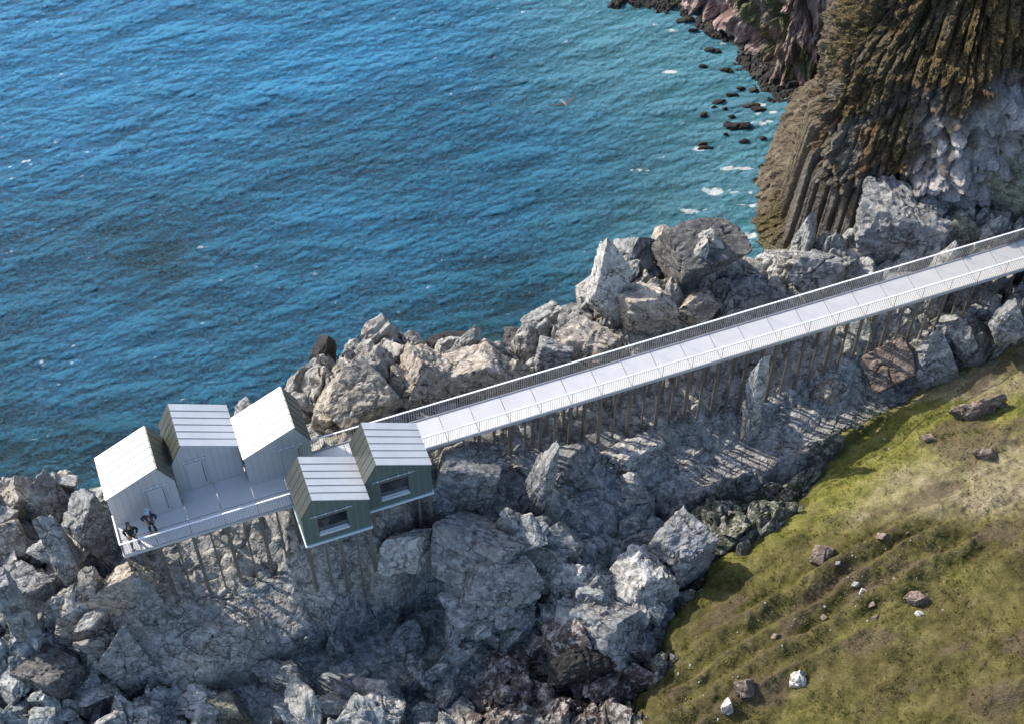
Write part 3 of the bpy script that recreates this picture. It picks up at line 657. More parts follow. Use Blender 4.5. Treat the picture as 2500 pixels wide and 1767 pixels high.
def beach():
    B = poly([(1480,20),(1560,22),(1640,45),(1700,75),(1745,105),(1775,135),(1800,165),(1830,195),(1850,225),(1890,245),(1925,262),(1960,300),(2050,330),(2150,200),(1950,120),(1800,60),(1640,-40),(1500,-80)], SEA)
    P = np.array(B); x = np.arange(P[:, 0].min() - 3, P[:, 0].max() + 2, .1); y = np.arange(P[:, 1].min() - 3, P[:, 1].max() + 3, .1)
    X, Y = np.meshgrid(x, y); d = polydist(X, Y, B) + .9 * fbm2(X * .45, Y * .45, 4, 401)
    h2, e2, i2 = blocks(X / .7, Y / .6, 402, .5); h3, e3, i3 = blocks(X / .3, Y / .28, 403, .5)
    Z = SEA - .55 + .75 * sstep(-1.2, 1.2, d) + .5 * sstep(.8, 3.5, d) + (.16 * h2 + .09 * h3) * sstep(-1.4, .4, d)
    k = d > -1.6
    o = np_mesh('beach', np.stack([X, Y, Z], -1).reshape(-1, 3), gridq(*X.shape, keep=k), M['rock_black'], False)
    bm = bmesh.new(); bm.from_mesh(o.data); bmesh.ops.delete(bm, geom=[v for v in bm.verts if not v.link_faces], context='VERTS'); bm.to_mesh(o.data); bm.free()
    tag(o, 'dark bouldery beach below the headland', kind='structure')
beach()

# ---------------------------------------------------------------- walkway, platform, cabins
UG = lambda k: float(np.interp(k, [0, 5, 10, 19, 29, 33], [-3.93, 3.87, 11.63, 25.48, 40.79, 46.9]))
VN, VW, VF, VP = 40.79, 41.595, 43.145, 41.58

def rail_panel(root, loc, u0, u1, v, mat):
    """upright flat bars between two railing posts, running along the walkway"""
    b = MB(); n = max(2, round((u1 - u0) / .112))
    for i in range(1, n):
        u = u0 + (u1 - u0) * i / n; b.box(u - .007, u + .007, v - .011, v + .011, .07, 1.015)
    b.box(u0 + .03, u1 - .03, v - .013, v + .013, .05, .07)
    b.build('railing_panel', mat, root, local=loc)
def cross_panel(root, loc, u, v0, v1, mat):
    b = MB(); n = round((v1 - v0) / .112)
    for i in range(1, n):
        v = v0 + (v1 - v0) * i / n; b.box(u - .017, u + .017, v - .007, v + .007, .07, 1.015)
    b.box(u - .013, u + .013, v0 + .03, v1 - .03, .05, .07); b.build('railing_panel', mat, root, local=loc)
def rail_post(root, loc, u, v):
    MB().box(u - .012, u + .012, v - .018, v + .018, -.1, 1.02).build('railing_post', M['post'], root, local=loc)
def deck_panel(root, loc, u0, u1, v0, v1):
    g = .015; b = MB().box(u0 + g, u1 - g, v0 + g, v1 - g, -.05, 0); b.build('deck_panel', M['deck'], root, local=loc)
POSTS = 0
def support(root, loc, u, v, w, d, top=-.17):
    p = uv(u, v); z = zat(p.x, p.y) - .5
    if z > top - .5: z = top - .5
    MB().box(u - w / 2, u + w / 2, v - d / 2, v + d / 2, z, top).build('support_post', M['post'], root, bevel=.008, local=loc)

# the platform the cabins stand round
pl = empty('viewing_platform', uv(3.0, 42.0), AL, 'pale metal viewing platform on steel posts with cabins around it', 'platform')
LP = (3.0, 42.0, 0)
for k in range(5): deck_panel(pl, LP, UG(k), UG(k + 1), VN, VP)
for k in range(9):
    deck_panel(pl, LP, UG(k), UG(k + 1) if k < 8 else 10.1, VP, VF)
deck_panel(pl, LP, UG(5), UG(6), VN, VP); deck_panel(pl, LP, UG(6), 7.0, VN, VP)
b = MB(); b.box(UG(0), UG(5), VN - .05, VN, -.17, .03); b.box(UG(0) - .05, UG(0), VN - .05, 42.36, -.17, .03); b.box(5.42, 10.1, VF, VF + .05, -.17, .03)
b.box(UG(0), 10.1, 41.5, 41.66, -.17, -.06); b.box(UG(0), 10.1, 42.9, 43.08, -.17, -.06)
b.build('edge_beam', M['steel'], pl, local=LP)
b = MB(); b.box(UG(0) - .05, UG(5) - .02, VN - .055, VN + .02, 1.02, 1.055); b.box(UG(0) - .055, UG(0) + .02, VN + .02, 42.34, 1.02, 1.055)
b.build('handrail', M['white'], pl, bevel=.006, local=LP)
MB().box(5.42, 10.1, VF - .02, VF + .055, 1.02, 1.055).build('handrail', M['white'], pl, bevel=.006, local=LP)
for k in range(5): rail_panel(pl, LP, UG(k), UG(k + 1), VN - .02, M['bar'])
for k in range(6): rail_post(pl, LP, UG(k) + (.02 if k == 0 else -.02 if k == 5 else 0), VN - .02)
cross_panel(pl, LP, UG(0) - .02, VN, 42.34, M['bar'])
for k in range(6, 10):
    rail_panel(pl, LP, UG(k) if k > 6 else 5.44, UG(k + 1) if k < 9 else 10.1, VF + .02, M['bar'])
    rail_post(pl, LP, UG(k), VF + .02)
for i in range(11):
    u = UG(i * .5); wide = i % 2 == 0
    support(pl, LP, u + (.1 if i == 0 else 0), VN + .12, .17 if wide else .09, .09)
    if i in (0, 4, 8): support(pl, LP, u + .3, 43.9, .12, .1)
for (u, v, w) in ((3.98, 38.66, .16), (4.75, 38.66, .1), (5.45, 38.66, .16), (6.2, 38.66, .1), (6.86, 38.66, .16), (4.0, 39.7, .12), (4.0, 40.6, .16), (7.25, 39.42, .16), (8.0, 39.42, .1), (8.75, 39.42, .16), (9.45, 39.42, .1), (9.98, 39.42, .16), (6.8, 39.9, .12), (9.98, 40.5, .12)):
    support(pl, LP, u, v, w, .1, -.2)

# the long walkway to the land
wk = empty('walkway', uv(26.0, 42.4), AL, 'long straight pale metal walkway on many steel posts crossing the rocks', 'walkway')
LW = (26.0, 42.4, 0)
UE = UG(33)
deck_panel(wk, LW, 10.11, UG(10), VW, VF)
for k in range(9, 33):
    if k >= 10: deck_panel(wk, LW, UG(k), UG(k + 1), VW, VF)
b = MB(); b.box(10.11, UE, VW - .05, VW, -.17, .03); b.box(10.11, UE, VF, VF + .05, -.17, .03); b.box(10.11, UE, 42.3, 42.42, -.17, -.06); b.build('edge_beam', M['steel'], wk, local=LW)
for v0, v1 in ((VW - .055, VW + .02), (VF - .02, VF + .055)):
    MB().box(10.11, UE, v0, v1, 1.02, 1.055).build('handrail', M['white'], wk, bevel=.006, local=LW)
for v in (VW - .02, VF + .02):
    rail_panel(wk, LW, 10.12, UG(10), v, M['bar'])
    for k in range(10, 33): rail_panel(wk, LW, UG(k), UG(k + 1), v, M['bar']); rail_post(wk, LW, UG(k), v)
i = 0
for h in range(21, 65):
    u = UG(h * .5); wide = h % 2 == 0
    support(wk, LW, u, VW + .1, .17 if wide else .09, .09)
    if h % 2 == 0 or 27 < h < 46: support(wk, LW, u + .14, VF - .12, .15 if wide else .09, .09)
for u in np.linspace(13.3, 20.5, 9): support(wk, LW, float(u), 42.36 + .25 * math.sin(u * 5), .14, .1)

def cabin(u0, v0, peak_right, wm, label, door=None, window=None, rail=None, plate=False):
    Wc, Dc, He, Ha, off = 3.07, 2.25, 2.4, 3.75, .62
    ua = u0 + (Wc - off if peak_right else off); u1 = u0 + Wc; v1 = v0 + Dc
    root = empty('cabin', uv(u0 + Wc / 2, v0 + Dc / 2), AL, label, 'cabin', 'small gabled metal cabins on the platform')
    loc = (u0 + Wc / 2, v0 + Dc / 2, 0)
    zr = lambda u: float(np.interp(u, [u0, ua, u1], [He, Ha, He]))
    def strip(b, a, c, v0_, v1_, zb=None):
        zb = -.02 if zb is None else zb
        pr = [(a, zb), (c, zb), (c, zr(c))] + ([(ua, Ha)] if a < ua < c else []) + [(a, zr(a))]
        b.prism(pr, v0_, v1_)
    t = .08
    f = MB()
    if window:
        wl, wr, wb, wt = window
        strip(f, u0, wl, v0, v0 + t); strip(f, wr, u1, v0, v0 + t); strip(f, wl, wr, v0, v0 + t, wt); f.box(wl, wr, v0, v0 + t, -.02, wb)
    else: strip(f, u0, u1, v0, v0 + t)
    # upright panel joints cut the cladding
    fo = f.build('front_wall', wm, root, local=loc)
    sm = MB()
    for q in range(1, 10):
        uq = u0 + Wc * q / 10
        if door and door[0] - .02 < uq < door[1] + .02: sm.box(uq - .006, uq + .006, v0 - .004, v0 + .004, 2.42, zr(uq) - .05); continue
        if window and window[0] - .03 < uq < window[1] + .03:
            sm.box(uq - .006, uq + .006, v0 - .004, v0 + .004, 0, window[2] - .04); sm.box(uq - .006, uq + .006, v0 - .004, v0 + .004, window[3] + .03, zr(uq) - .05)
        else: sm.box(uq - .006, uq + .006, v0 - .004, v0 + .004, 0, zr(uq) - .05)
    sm.build('panel_joint', M['joint'], fo, local=loc)
    bk = MB(); strip(bk, u0, u1, v1 - t, v1); bk.build('back_wall', wm, root, local=loc)
    for a in (u0, u1 - t): MB().box(a, a + t, v0 + t, v1 - t, -.02, He - .01).build('side_wall', M['olive'] if not plate else wm, root, local=loc)
    # roof: one long gentle plane, one short steep plane, laid in six sheets each
    def plane(name, ue, mat):
        o, sgn = .035, (1 if ue > ua else -1)
        dx, dz = ue - ua, He - Ha; L = math.hypot(dx, dz); nx, nz = -dz / L * (1 if dx > 0 else -1), abs(dx) / L
        eu, ez = ue + dx / L * o, He + dz / L * o
        b = MB(); n = 6; a0, a1 = v0 - .035, v1 + .035; T = .05
        for q in range(n):
            g = .014
            va, vb = a0 + (a1 - a0) * q / n + (g if q else 0), a0 + (a1 - a0) * (q + 1) / n - (g if q < n - 1 else 0)
            pr = [(ua, Ha + .004), (eu, ez), (eu + nx * T, ez + nz * T), (ua + (nx * T if name == 'steep_roof' else 0), Ha + (nz * T if name == 'steep_roof' else T / max(nz, .3)))]
            b.prism(pr, va, vb)
        ob = b.build(name, mat, root, local=loc)
        s2 = MB(); q = .028
        for q_ in range(1, n):
            vq = a0 + (a1 - a0) * q_ / n; tk = T if name == 'steep_roof' else T
            zt_ = Ha + (nz * T if name == 'steep_roof' else T / max(nz, .3)); xt_ = ua + (nx * T if name == 'steep_roof' else 0)
            s2.prism([(xt_, zt_ + .002), (eu + nx * T, ez + nz * T + .003), (eu + nx * (T + .012), ez + nz * (T + .012)), (xt_ + nx * .012, zt_ + .016)], vq - .01, vq + .01)
        s2.prism([(ua, Ha + .002), (eu, ez), (eu + nx * q, ez + nz * q), (ua + nx * q * .9, Ha + nz * q * .9)], a0 + .02, a1 - .02)
        s2.build('roof_joint', M['seam'] if name == 'gentle_roof' else M['olive'], ob, local=loc)
    eg, es = (u0, u1) if peak_right else (u1, u0)
    plane('gentle_roof', eg, M['roof']); plane('steep_roof', es, M['olive'])
    if plate: MB().box(u0 - .05, u1 + .04, v0 - .06, v1 - .01, -.15, -.025).build('base_plate', M['bluewhite'], root, local=loc)
    else: MB().box(u0 + .01, u1 - .01, v0 + .79 if v0 < 43 else v0 + .06, v1 - .01, -.15, -.025).build('base_plate', M['steel'], root, local=loc)
    if rail:
        r = MB().box(rail[0], rail[1], v0 - .06, v0 - .03, 2.34, 2.38).build('sliding_rail', M['steel'], root, local=loc)
        for q in range(4):
            uq = rail[0] + (rail[1] - rail[0]) * (q + .5) / 4; MB().box(uq - .02, uq + .02, v0 - .075, v0 - .002, 2.33, 2.4).build('bracket', M['white'], r, local=loc)
    if door:
        d = MB().box(door[0], door[1], v0 - .05, v0 - .006, .02, 2.16).build('door', M['grey'], root, bevel=.006, local=loc)
        b = MB(); b.box(door[0] - .09, door[0] - .07, v0 - .012, v0 - .001, 0, 2.2); b.box(door[1] + .07, door[1] + .09, v0 - .012, v0 - .001, 0, 2.2); b.build('door_frame', M['joint'], d, local=loc)
        MB().box(door[1] - .07, door[1] - .04, v0 - .068, v0 - .049, .35, 2.05).build('handle', M['seam'], d, local=loc)
    if window:
        b = MB(); g = .03
        b.box(wl, wl + g, v0 + .02, v0 + .14, wb, wt); b.box(wr - g, wr, v0 + .02, v0 + .14, wb, wt); b.box(wl + g, wr - g, v0 + .02, v0 + .14, wt - g, wt); b.box(wl + g, wr - g, v0 + .02, v0 + .14, wb, wb + g)
        w = b.build('window', M['seam'], root, local=loc)
        MB().box(wl + g, wr - g, v0 + .1, v0 + .115, wb + g, wt - g).build('pane', M['glass'], w, local=loc)
        s3 = MB(); s3.box(wl - .01, wr + .01, v0 - .1, v0 - .004, wb - .035, wb + .005); s3.box(wl + .032, wr - .032, v0 + .0, v0 + .095, wb + .031, wb + .05); s3.build('sill', M['white'], w, local=loc)
    return root
cabin(-3.95, 42.36, True, M['grey'], 'grey cabin at the outer end of the platform, behind the two people', door=(-2.2, -1.42), rail=(-2.42, -1.2))
cabin(-.84, 43.14, False, M['grey'], 'grey cabin set back between two others on the sea side', door=(-.26, .54), rail=(-.45, .75))
cabin(2.3, 42.36, True, M['grey'], 'grey cabin on the sea side with the brightest roof, beside the gap to the walkway', door=(4.05, 4.82), rail=(3.82, 5.05))
cabin(7.03, 39.3, False, M['green'], 'green fronted cabin with a window where the walkway starts', window=(7.7, 9.03, .68, 2.03), rail=(7.36, 9.32), plate=True)
cabin(3.89, 38.53, False, M['green'], 'green fronted cabin with a window standing nearest the camera on tall posts', window=(4.57, 5.94, .68, 2.03), rail=(4.25, 6.2), plate=True)

# ---------------------------------------------------------------- loose boulders, stacks and stones
def ico(level):
    bm = bmesh.new(); bmesh.ops.create_icosphere(bm, subdivisions=level, radius=1.)
    v = np.array([q.co for q in bm.verts]); f = np.array([[q.index for q in p.verts] for p in bm.faces]); bm.free(); return v, f
ICO = {k: ico(k) for k in (3, 4, 5, 6)}
def rock_shape(seed, rx, ry, rz, level=5, nplane=10, rough=1., sharp=9.):
    g = np.random.default_rng(seed); v, f = ICO[level]
    Q = np.linalg.qr(g.normal(size=(3, 3)))[0]                                     # three joint sets and some odd breaks
    n = np.r_[Q, -Q, g.normal(size=(nplane - 4, 3))]; n /= np.linalg.norm(n, axis=1)[:, None]
    dist = np.r_[g.uniform(.5, .95, 6), g.uniform(.7, 1.05, nplane - 4)]
    r = np.minimum((dist / np.maximum(v @ n.T, 1e-3)).min(1), 1.5)
    ext = np.abs(v * r[:, None]).max(0); rx, ry, rz = rx / ext[0], ry / ext[1], rz / ext[2]
    sc = max(rx, ry, rz); k = min(1., sc)
    p = v * r[:, None] * np.array([rx, ry, rz])
    o = g.uniform(0, 50, 3); q = p * .9 + o
    d = .09 * k * fbm3(q[:, 0], q[:, 1], q[:, 2], 3, seed)
    w = p * 1.5 + o + .5 * fbm3(p[:, 0] * 1.6, p[:, 1] * 1.6, p[:, 2] * 1.6, 2, seed + 1)[:, None]
    a = vn3(w[:, 0] * .7, w[:, 1] * .7, w[:, 2] * .7, seed + 2); b = vn3(w[:, 0] * 1.7, w[:, 1] * 1.7, w[:, 2] * 1.7, seed + 3)
    d -= (.16 * np.exp(-((a - .5) / .02) ** 2) + .05 * np.exp(-((b - .5) / .03) ** 2)) * k
    ax = g.normal(size=3); ax[2] = abs(ax[2]) + .6; ax /= np.linalg.norm(ax)         # bedding
    t = p @ ax * 2.1 + .9 * fbm3(q[:, 0] * 1.3, q[:, 1] * 1.3, q[:, 2] * 1.3, 2, seed + 4); t = t - np.floor(t)
    d += .07 * k * (t * 1.2 - sstep(.72, 1., t)) + .025 * k * fbm3(p[:, 0] * 6, p[:, 1] * 6, p[:, 2] * 6, 3, seed + 5)
    if rough > 1.1:
        rg = 1 - np.abs(2 * vn3(w[:, 0] * 1., w[:, 1] * 1., w[:, 2] * .7, seed + 7) - 1) * 2; r2 = 1 - np.abs(2 * vn3(w[:, 0] * 3.3, w[:, 1] * 3.3, w[:, 2] * 3.3, seed + 8) - 1) * 2
        d += (.17 * rg + .08 * r2) * k * (rough - 1)
    return p + v * d[:, None], f
NROCK = 0
def rock(dx, dy, w, h, mat, label, name='boulder', cat='rock', tall=1., tilt=0., lean=0., rough=1.25, sink=.38, group='big boulders on the shore', level=5, depth=None, yaw=None, sharp=9., nplane=10, lift=0., zfix=None):
    """dx, dy, w, h: centre and size on the photograph at 2296 px width"""
    global NROCK; NROCK += 1
    k = 2500 / 2296.; px, py, w, h = dx * k, dy * k, w * k, h * k
    z = -4.
    for _ in range(6):
        p = at(px, py, z); D = (HC - z) / math.sin(PITCH + math.atan((py - 883.5) / FPX)); m = D / FPX
        rx = w * m / 2; hh = h * m / 2; ry = depth * rx if depth else min(rx * .9, hh * .85)
        th = PITCH + math.atan((py - 883.5) / FPX)
        rz = math.sqrt(max(hh * hh - (ry * math.sin(th)) ** 2, (.45 * rx) ** 2)) / math.cos(th) * .9 * tall
        rz = min(rz, 5.5 * max(rx, ry) * max(1, tall))
        z = zat(p[0], p[1]) + rz * (1 - 2 * sink) + lift if zfix is None else zfix
    v, f = rock_shape(1000 + NROCK * 7, rx * 1.12, ry * 1.12, rz * 1.08, level, nplane, rough, sharp)
    v[:, 0] += v[:, 2] * lean
    o = np_mesh(name, v, f, M[mat], False)
    o.location = p; o.rotation_euler = (R(tilt) * .4, R(tilt), R((NROCK * 47) % 50 - 25 if yaw is None else yaw))
    o.location[2] = z
    return tag(o, label, cat, group)
BL = [
 # behind the cabins and the walkway, from left to right
 (722,845,58,160,'rock_black','black rock slab standing against the sea left of the broad beige boulder',dict(tall=1.15,depth=1.3,lean=.2,zfix=-3.6)),
 (815,845,185,170,'rock_beige','broad beige boulder with a flat shaded face beside the black slab',dict(depth=.7,sharp=14,nplane=11)),
 (940,868,135,150,'rock_beige','crumpled pale boulder behind the start of the walkway',dict(rough=2.2)),
 (745,930,110,75,'rock_beige','row of pointed pale rock teeth behind the brightest roof',dict(rough=1.9,tall=1.2,depth=.6)),
 (845,915,70,80,'rock_beige','small pointed rock tooth beside the crumpled pale boulder',dict(rough=1.6,tall=1.3)),
 (900,880,70,95,'rock_beige','knobbly rock wedged against the left side of the crumpled pale boulder',dict(rough=1.5)),
 (1080,835,190,110,'rock_beige','long slanting beige slab above the far handrail',dict(tilt=22,depth=.6,sharp=14,nplane=10)),
 (1000,785,110,60,'rock_black','low black rock at the waterline behind the slanting slab',dict(depth=.8,zfix=-6.5)),
 (1160,845,110,90,'rock_beige','cream boulder between the slanting slab and the shallow green water',dict()),
 (1185,765,95,90,'rock_dark','dark weathered rock at the edge of the shallow green water',dict(rough=1.5,zfix=-6)),
 (1235,735,120,70,'rock_grey','thin tilted rock leaf pointing up at the sea',dict(tilt=-25,depth=.5,tall=1.2,zfix=-5)),
 (1238,800,82,110,'rock_grey','upright rounded grey rock with dark cracks left of the pale twin boulder',dict(tall=1.2)),
 (1320,785,150,130,'rock_beige','large smooth pale boulder close above the far handrail',dict(sharp=14)),
 (1310,725,90,80,'rock_grey','grey rock leaning against the tall pale fin',dict()),
 (1362,650,105,205,'rock_pale','tall pale rock fin standing over the sea',dict(tall=1.25,depth=.8,lean=-.1)),
 (1440,690,140,150,'rock_beige','long beige slab sloping down to the right of the tall pale fin',dict(tilt=35,depth=.7)),
 (1410,572,120,95,'rock_grey','grey boulder on top of the outcrop, farthest left on its crest',dict(zfix=-1.2)),
 (1495,555,90,105,'rock_grey','rounded blocky boulder second along the crest of the outcrop',dict(tall=1.1)),
 (1640,566,130,90,'rock_dark','biggest dark grey boulder on the crest of the outcrop',dict(depth=.7)),
 (1555,620,190,90,'rock_dark','wide dark cracked rock wall below the crest of the outcrop',dict(depth=.7)),
 (1735,590,110,115,'rock_pale','pale sunlit boulder at the foot of the green bank',dict(tall=1.1)),
 (1835,605,150,115,'rock_grey','cracked grey block right of the pale sunlit boulder',dict(depth=.6)),
 (1665,650,150,90,'rock_grey','rounded cracked boulder below the dark rock wall',dict()),
 (1550,690,120,85,'rock_beige','angular tan boulder just above the far handrail below the outcrop',dict()),
 (1930,580,90,95,'rock_pale','pale craggy boulder beside the blue grey crumpled mass',dict(rough=1.5)),
 (2015,515,175,170,'rock_grey','big crumpled blue grey boulder below the teal rock',dict(rough=2.3)),
 (2010,432,95,70,'rock_green','small teal grey block resting at the foot of the cliff columns',dict(rough=1.4,zfix=-1.2)),
 (2100,480,120,80,'rock_beige','flat tan boulder right of the teal grey block',dict(depth=.7,zfix=-1.2)),
 (2240,445,200,220,'rock_green','largest green grey cracked boulder at the right edge above the walkway',dict(depth=.55,zfix=-.4,tall=1.1)),
 (2160,530,150,110,'rock_green','dark green grey boulder below the largest green one',dict(zfix=-1.3)),
 (2060,590,110,90,'rock_grey','grey boulder half hidden by the far handrail at the right',dict()),
 # left of the platform
 (165,1275,85,200,'rock_grey','tall leaning rock pillar left of the platform corner',dict(tall=1.3,depth=.9,lean=-.12)),
 (218,1195,105,165,'rock_grey','smooth tall rounded boulder touching the corner cabin',dict(tall=1.2,depth=.9)),
 (128,1165,100,125,'rock_grey','grey ribbed boulder at the waterline behind the leaning pillar',dict(tall=1.2)),
 (190,1100,85,50,'rock_dark','low dark rock beside the eave of the outer cabin',dict()),
 (70,1175,60,80,'rock_beige','small upright tan rock above the cream slab at the left edge',dict(tall=1.2)),
 (25,1225,110,120,'rock_beige','cream sunlit slab cut by the left edge of the picture',dict(sharp=14,tilt=-10)),
 (285,1320,130,160,'rock_beige','leaning arched slab beneath the platform corner',dict(tilt=28,depth=.6,sharp=14)),
 (212,1320,55,105,'rock_beige','narrow rock leaf left of the leaning arched slab',dict(tall=1.3,depth=.6)),
 (345,1390,60,130,'rock_grey','thin upright blade of rock below the arched slab',dict(tall=1.4,depth=.5)),
 (75,1440,62,130,'rock_grey','pointed tooth of rock rising alone near the left edge',dict(tall=1.6,depth=.8)),
 (170,1430,140,75,'rock_beige','cream layered rock right of the lone pointed tooth',dict(rough=1.5)),
 (285,1495,120,150,'rock_grey','tall blue grey rock face left of the striped ledge',dict(tall=1.1,depth=.6)),
 (60,1330,130,90,'rock_grey','broken grey boulder between the cream slab and the lone tooth',dict(rough=1.5)),
 (120,1540,150,110,'rock_dark','dark shattered boulder near the bottom left corner',dict(rough=1.8)),
 # foreground
 (460,1590,120,95,'rock_pale','white crumpled boulder at the bottom edge below the striped ledge',dict(rough=2.2,lift=.3)),
 (855,1600,130,75,'rock_pale','white boulder cut by the bottom edge at the mouth of the dark hollow',dict(rough=1.8)),
 (520,1600,130,80,'rock_green','dull teal rock cut by the bottom edge beside the white crumpled boulder',dict()),
 (640,1525,170,95,'rock_grey','pale blue grey rock under the lip of the striped ledge',dict(rough=1.4,sink=.5)),
 (1065,1245,205,175,'rock_grey','largest rounded grey boulder right of the cabins',dict(sharp=12)),
 (1090,1345,170,120,'rock_grey','cracked grey boulder under the largest rounded one',dict()),
 (1050,1060,180,150,'rock_grey','grey boulder under the first posts of the walkway',dict(sharp=12)),
 (915,1240,120,95,'rock_pale','pale faceted rock below the green cabin beside the walkway',dict(rough=1.4,zfix=-3.9,depth=.55)),
 (1205,1100,62,190,'rock_grey','thin tall rock fin in front of the walkway posts, bent like a hook',dict(tall=1.1,depth=1.1,lean=.2,sink=.3)),
 (1255,1220,115,130,'rock_grey','blunt grey boulder left of the smooth blue slab',dict(tall=1.1)),
 (1290,1050,130,110,'rock_grey','rugged crest of grey rock before the middle of the walkway',dict(rough=1.7)),
 (1420,1030,130,85,'rock_pale','jagged pale ridge below the walkway, beside the long striped ledge',dict(rough=2,tall=1.2)),
 (1690,900,36,215,'rock_pale','slender striped rock blade standing among the walkway posts',dict(tall=1.6,depth=1.2,lean=-.03,sink=.08)),
 (1850,880,90,60,'rock_beige','ridged tan boulder with fence shadows under the walkway',dict(rough=1.5,sink=.55)),
 (1985,820,135,145,'rock_brown','square brown block between the walkway and the grass',dict(sharp=16,nplane=9)),
 (2095,815,105,125,'rock_grey','rounded blue grey boulder beside the square brown block',dict(sharp=11)),
 (2180,770,90,100,'rock_dark','dark angular boulder at the edge of the grass under the walkway',dict()),
 (2260,720,80,120,'rock_grey','grey rock with a worn top below the right end of the walkway',dict(tall=1.1)),
 (1420,1095,70,80,'rock_pale','small pale hooked rock below the jagged pale ridge',dict(rough=1.5)),
 (1290,1310,150,90,'rock_pale','pale crag with a bright ragged top in the middle of the foreground',dict(rough=2)),
 (1330,1400,190,170,'rock_grey','broad ragged grey crag above the red gully',dict(rough=1.9)),
 (1440,1340,130,120,'rock_pale','light craggy rock at the foot of the grass',dict(rough=2)),
 (1525,1240,120,150,'rock_grey','steep grey ridge rock between the smooth blue slab and the grass',dict(rough=1.9,tall=1.1)),
 (1130,1360,170,130,'rock_grey','hollowed dull grey boulder left of the ragged crag',dict(rough=1.4)),
 (1120,1445,150,110,'rock_grey','dull grey boulder sloping into the dark hollow',dict(rough=1.4)),
 (1310,1500,150,75,'rock_black','black wet boulder in the red gully',dict(rough=1.6)),
]
for (a, b_, w, h, mt, lb, kw) in BL: rock(a, b_, w, h, mt, lb, **kw)
# broken rock lying everywhere between the big boulders: too many to count
def rubble():
    g = np.random.default_rng(77); V, F, A = [], [], {'tint': [], 'wet': [], 'red': [], 'moss': []}; nb = 0; n = 0
    shapes = {lv: [rock_shape(900 + i, 1., .8, .85, lv, 10, 1.15) for i in range(8)] for lv in (3, 4)}
    while n < 1900:
        px, py = g.uniform(-60, 2560), g.uniform(480, 1830); z = -5.
        for _ in range(3): p = at(px, py, z); z = zat(p[0], p[1])
        i = np.searchsorted(GX, p[0]) - 1; j = np.searchsorted(GY, p[1]) - 1
        if z < SEA + .3 or GD[j, i] > -.6: continue
        q = np.array([p[0]]), np.array([p[1]]); av = p[0] * E_[0] + p[1] * E_[1]; au = p[0] * W_[0] + p[1] * W_[1]
        led = max(polydist(*q, LEDGE1)[0], polydist(*q, LEDGE2)[0], polydist(*q, SLAB)[0] - .3)
        if led > -.35 and g.random() < .97: continue
        strip = 37 < av < 47 and -6 < au < 38
        if strip and g.random() < .8: continue
        s = .12 + .2 * g.random() if strip else .15 + .9 * g.random() ** 2.4; lv = 4 if s > .4 else 3
        if 39.5 < av < 46.5 and -5 < au < 48 and z + 2.4 * s > -.4: continue
        v, f = shapes[lv][g.integers(8)]
        a = g.uniform(0, 6.3); ti, ro = g.normal(0, .5), g.normal(.25, .45)
        Rz = np.array(Matrix.Rotation(.4 + g.normal(0, .5), 3, 'Z') @ Matrix.Rotation(ro, 3, 'Y') @ Matrix.Rotation(ti, 3, 'X') @ Matrix.Rotation(g.integers(4) * 1.57, 3, 'Z'))
        w = (v * np.array([1.25, .75, g.uniform(.8, 2.1)]) * s) @ Rz.T + np.array([p[0], p[1], z + s * .15])
        V.append(w); F.append(f + nb); nb += len(v); n += 1
        for k in A: A[k].append(np.full(len(v), TA[k][j, i] if k != 'tint' else np.clip(TA[k][j, i] + g.normal(0, .25), 0, 1)))
    o = np_mesh('rock_rubble', np.concatenate(V), np.concatenate(F), M['rock'], False, {k: np.concatenate(a) for k, a in A.items()})
    tag(o, 'broken angular rock filling the gaps between the boulders', kind='stuff')
rubble()
def tufts():
    g = np.random.default_rng(31); n = 13000
    px, py = g.uniform(1480, 2540, n * 2), g.uniform(850, 1800, n * 2); d = -(py - 883.5) / FPX
    dx, dy, dz = (px - 1250) / FPX, d * ST + CT, d * CT - ST; t = (-3. - HC) / dz; x, y = dx * t, dy * t
    for _ in range(4):
        i = np.clip(np.searchsorted(GX, x), 0, len(GX) - 1); j = np.clip(np.searchsorted(GY, y), 0, len(GY) - 1); t = (GZ[j, i] - HC) / dz; x, y = dx * t, dy * t
    i = np.clip(np.searchsorted(GX, x), 0, len(GX) - 1); j = np.clip(np.searchsorted(GY, y), 0, len(GY) - 1)
    dens = fbm2(x * .8, y * .8, 4, 170); ok = (GE[j, i] > .3) & (dens + g.normal(0, .25, n * 2) > -.05) & (GZ[j, i] > ZZ[j, i])
    x, y, i, j = x[ok][:n], y[ok][:n], i[ok][:n], j[ok][:n]; n = len(x); z = GZ[j, i] - .02; nb = 7
    a = g.uniform(0, 6.28, (n, nb)); h = (.04 + .09 * g.random((n, 1)) ** 2) * g.uniform(.6, 1.2, (n, nb)); out = g.uniform(.3, 1.1, (n, nb)) * h
    r0 = g.uniform(0, .07, (n, nb)); cx = x[:, None] + r0 * np.cos(a); cy = y[:, None] + r0 * np.sin(a); w = .012 + .012 * g.random((n, nb))
    A = np.stack([cx - w * np.sin(a), cy + w * np.cos(a), z[:, None] + 0 * a], -1); B = np.stack([cx + w * np.sin(a), cy - w * np.cos(a), z[:, None] + 0 * a], -1)
    Cc = np.stack([cx + out * np.cos(a), cy + out * np.sin(a), z[:, None] + h], -1)
    V = np.stack([A, B, Cc], 2).reshape(-1, 3); F = np.arange(len(V)).reshape(-1, 3)
    at_ = {k: np.repeat(np.clip(GA[k][j, i] + (g.normal(0, .2, n) if k != 'soil' else 0), 0, 1), nb * 3) for k in GA}; at_['soil'] = at_['soil'] * .2; at_['dull'] = at_['dull'] * .55
    o = np_mesh('grass_tufts', V, F, M['grass'], True, at_); tag(o, 'tufts of longer grass growing on the slope', kind='stuff')
tufts()
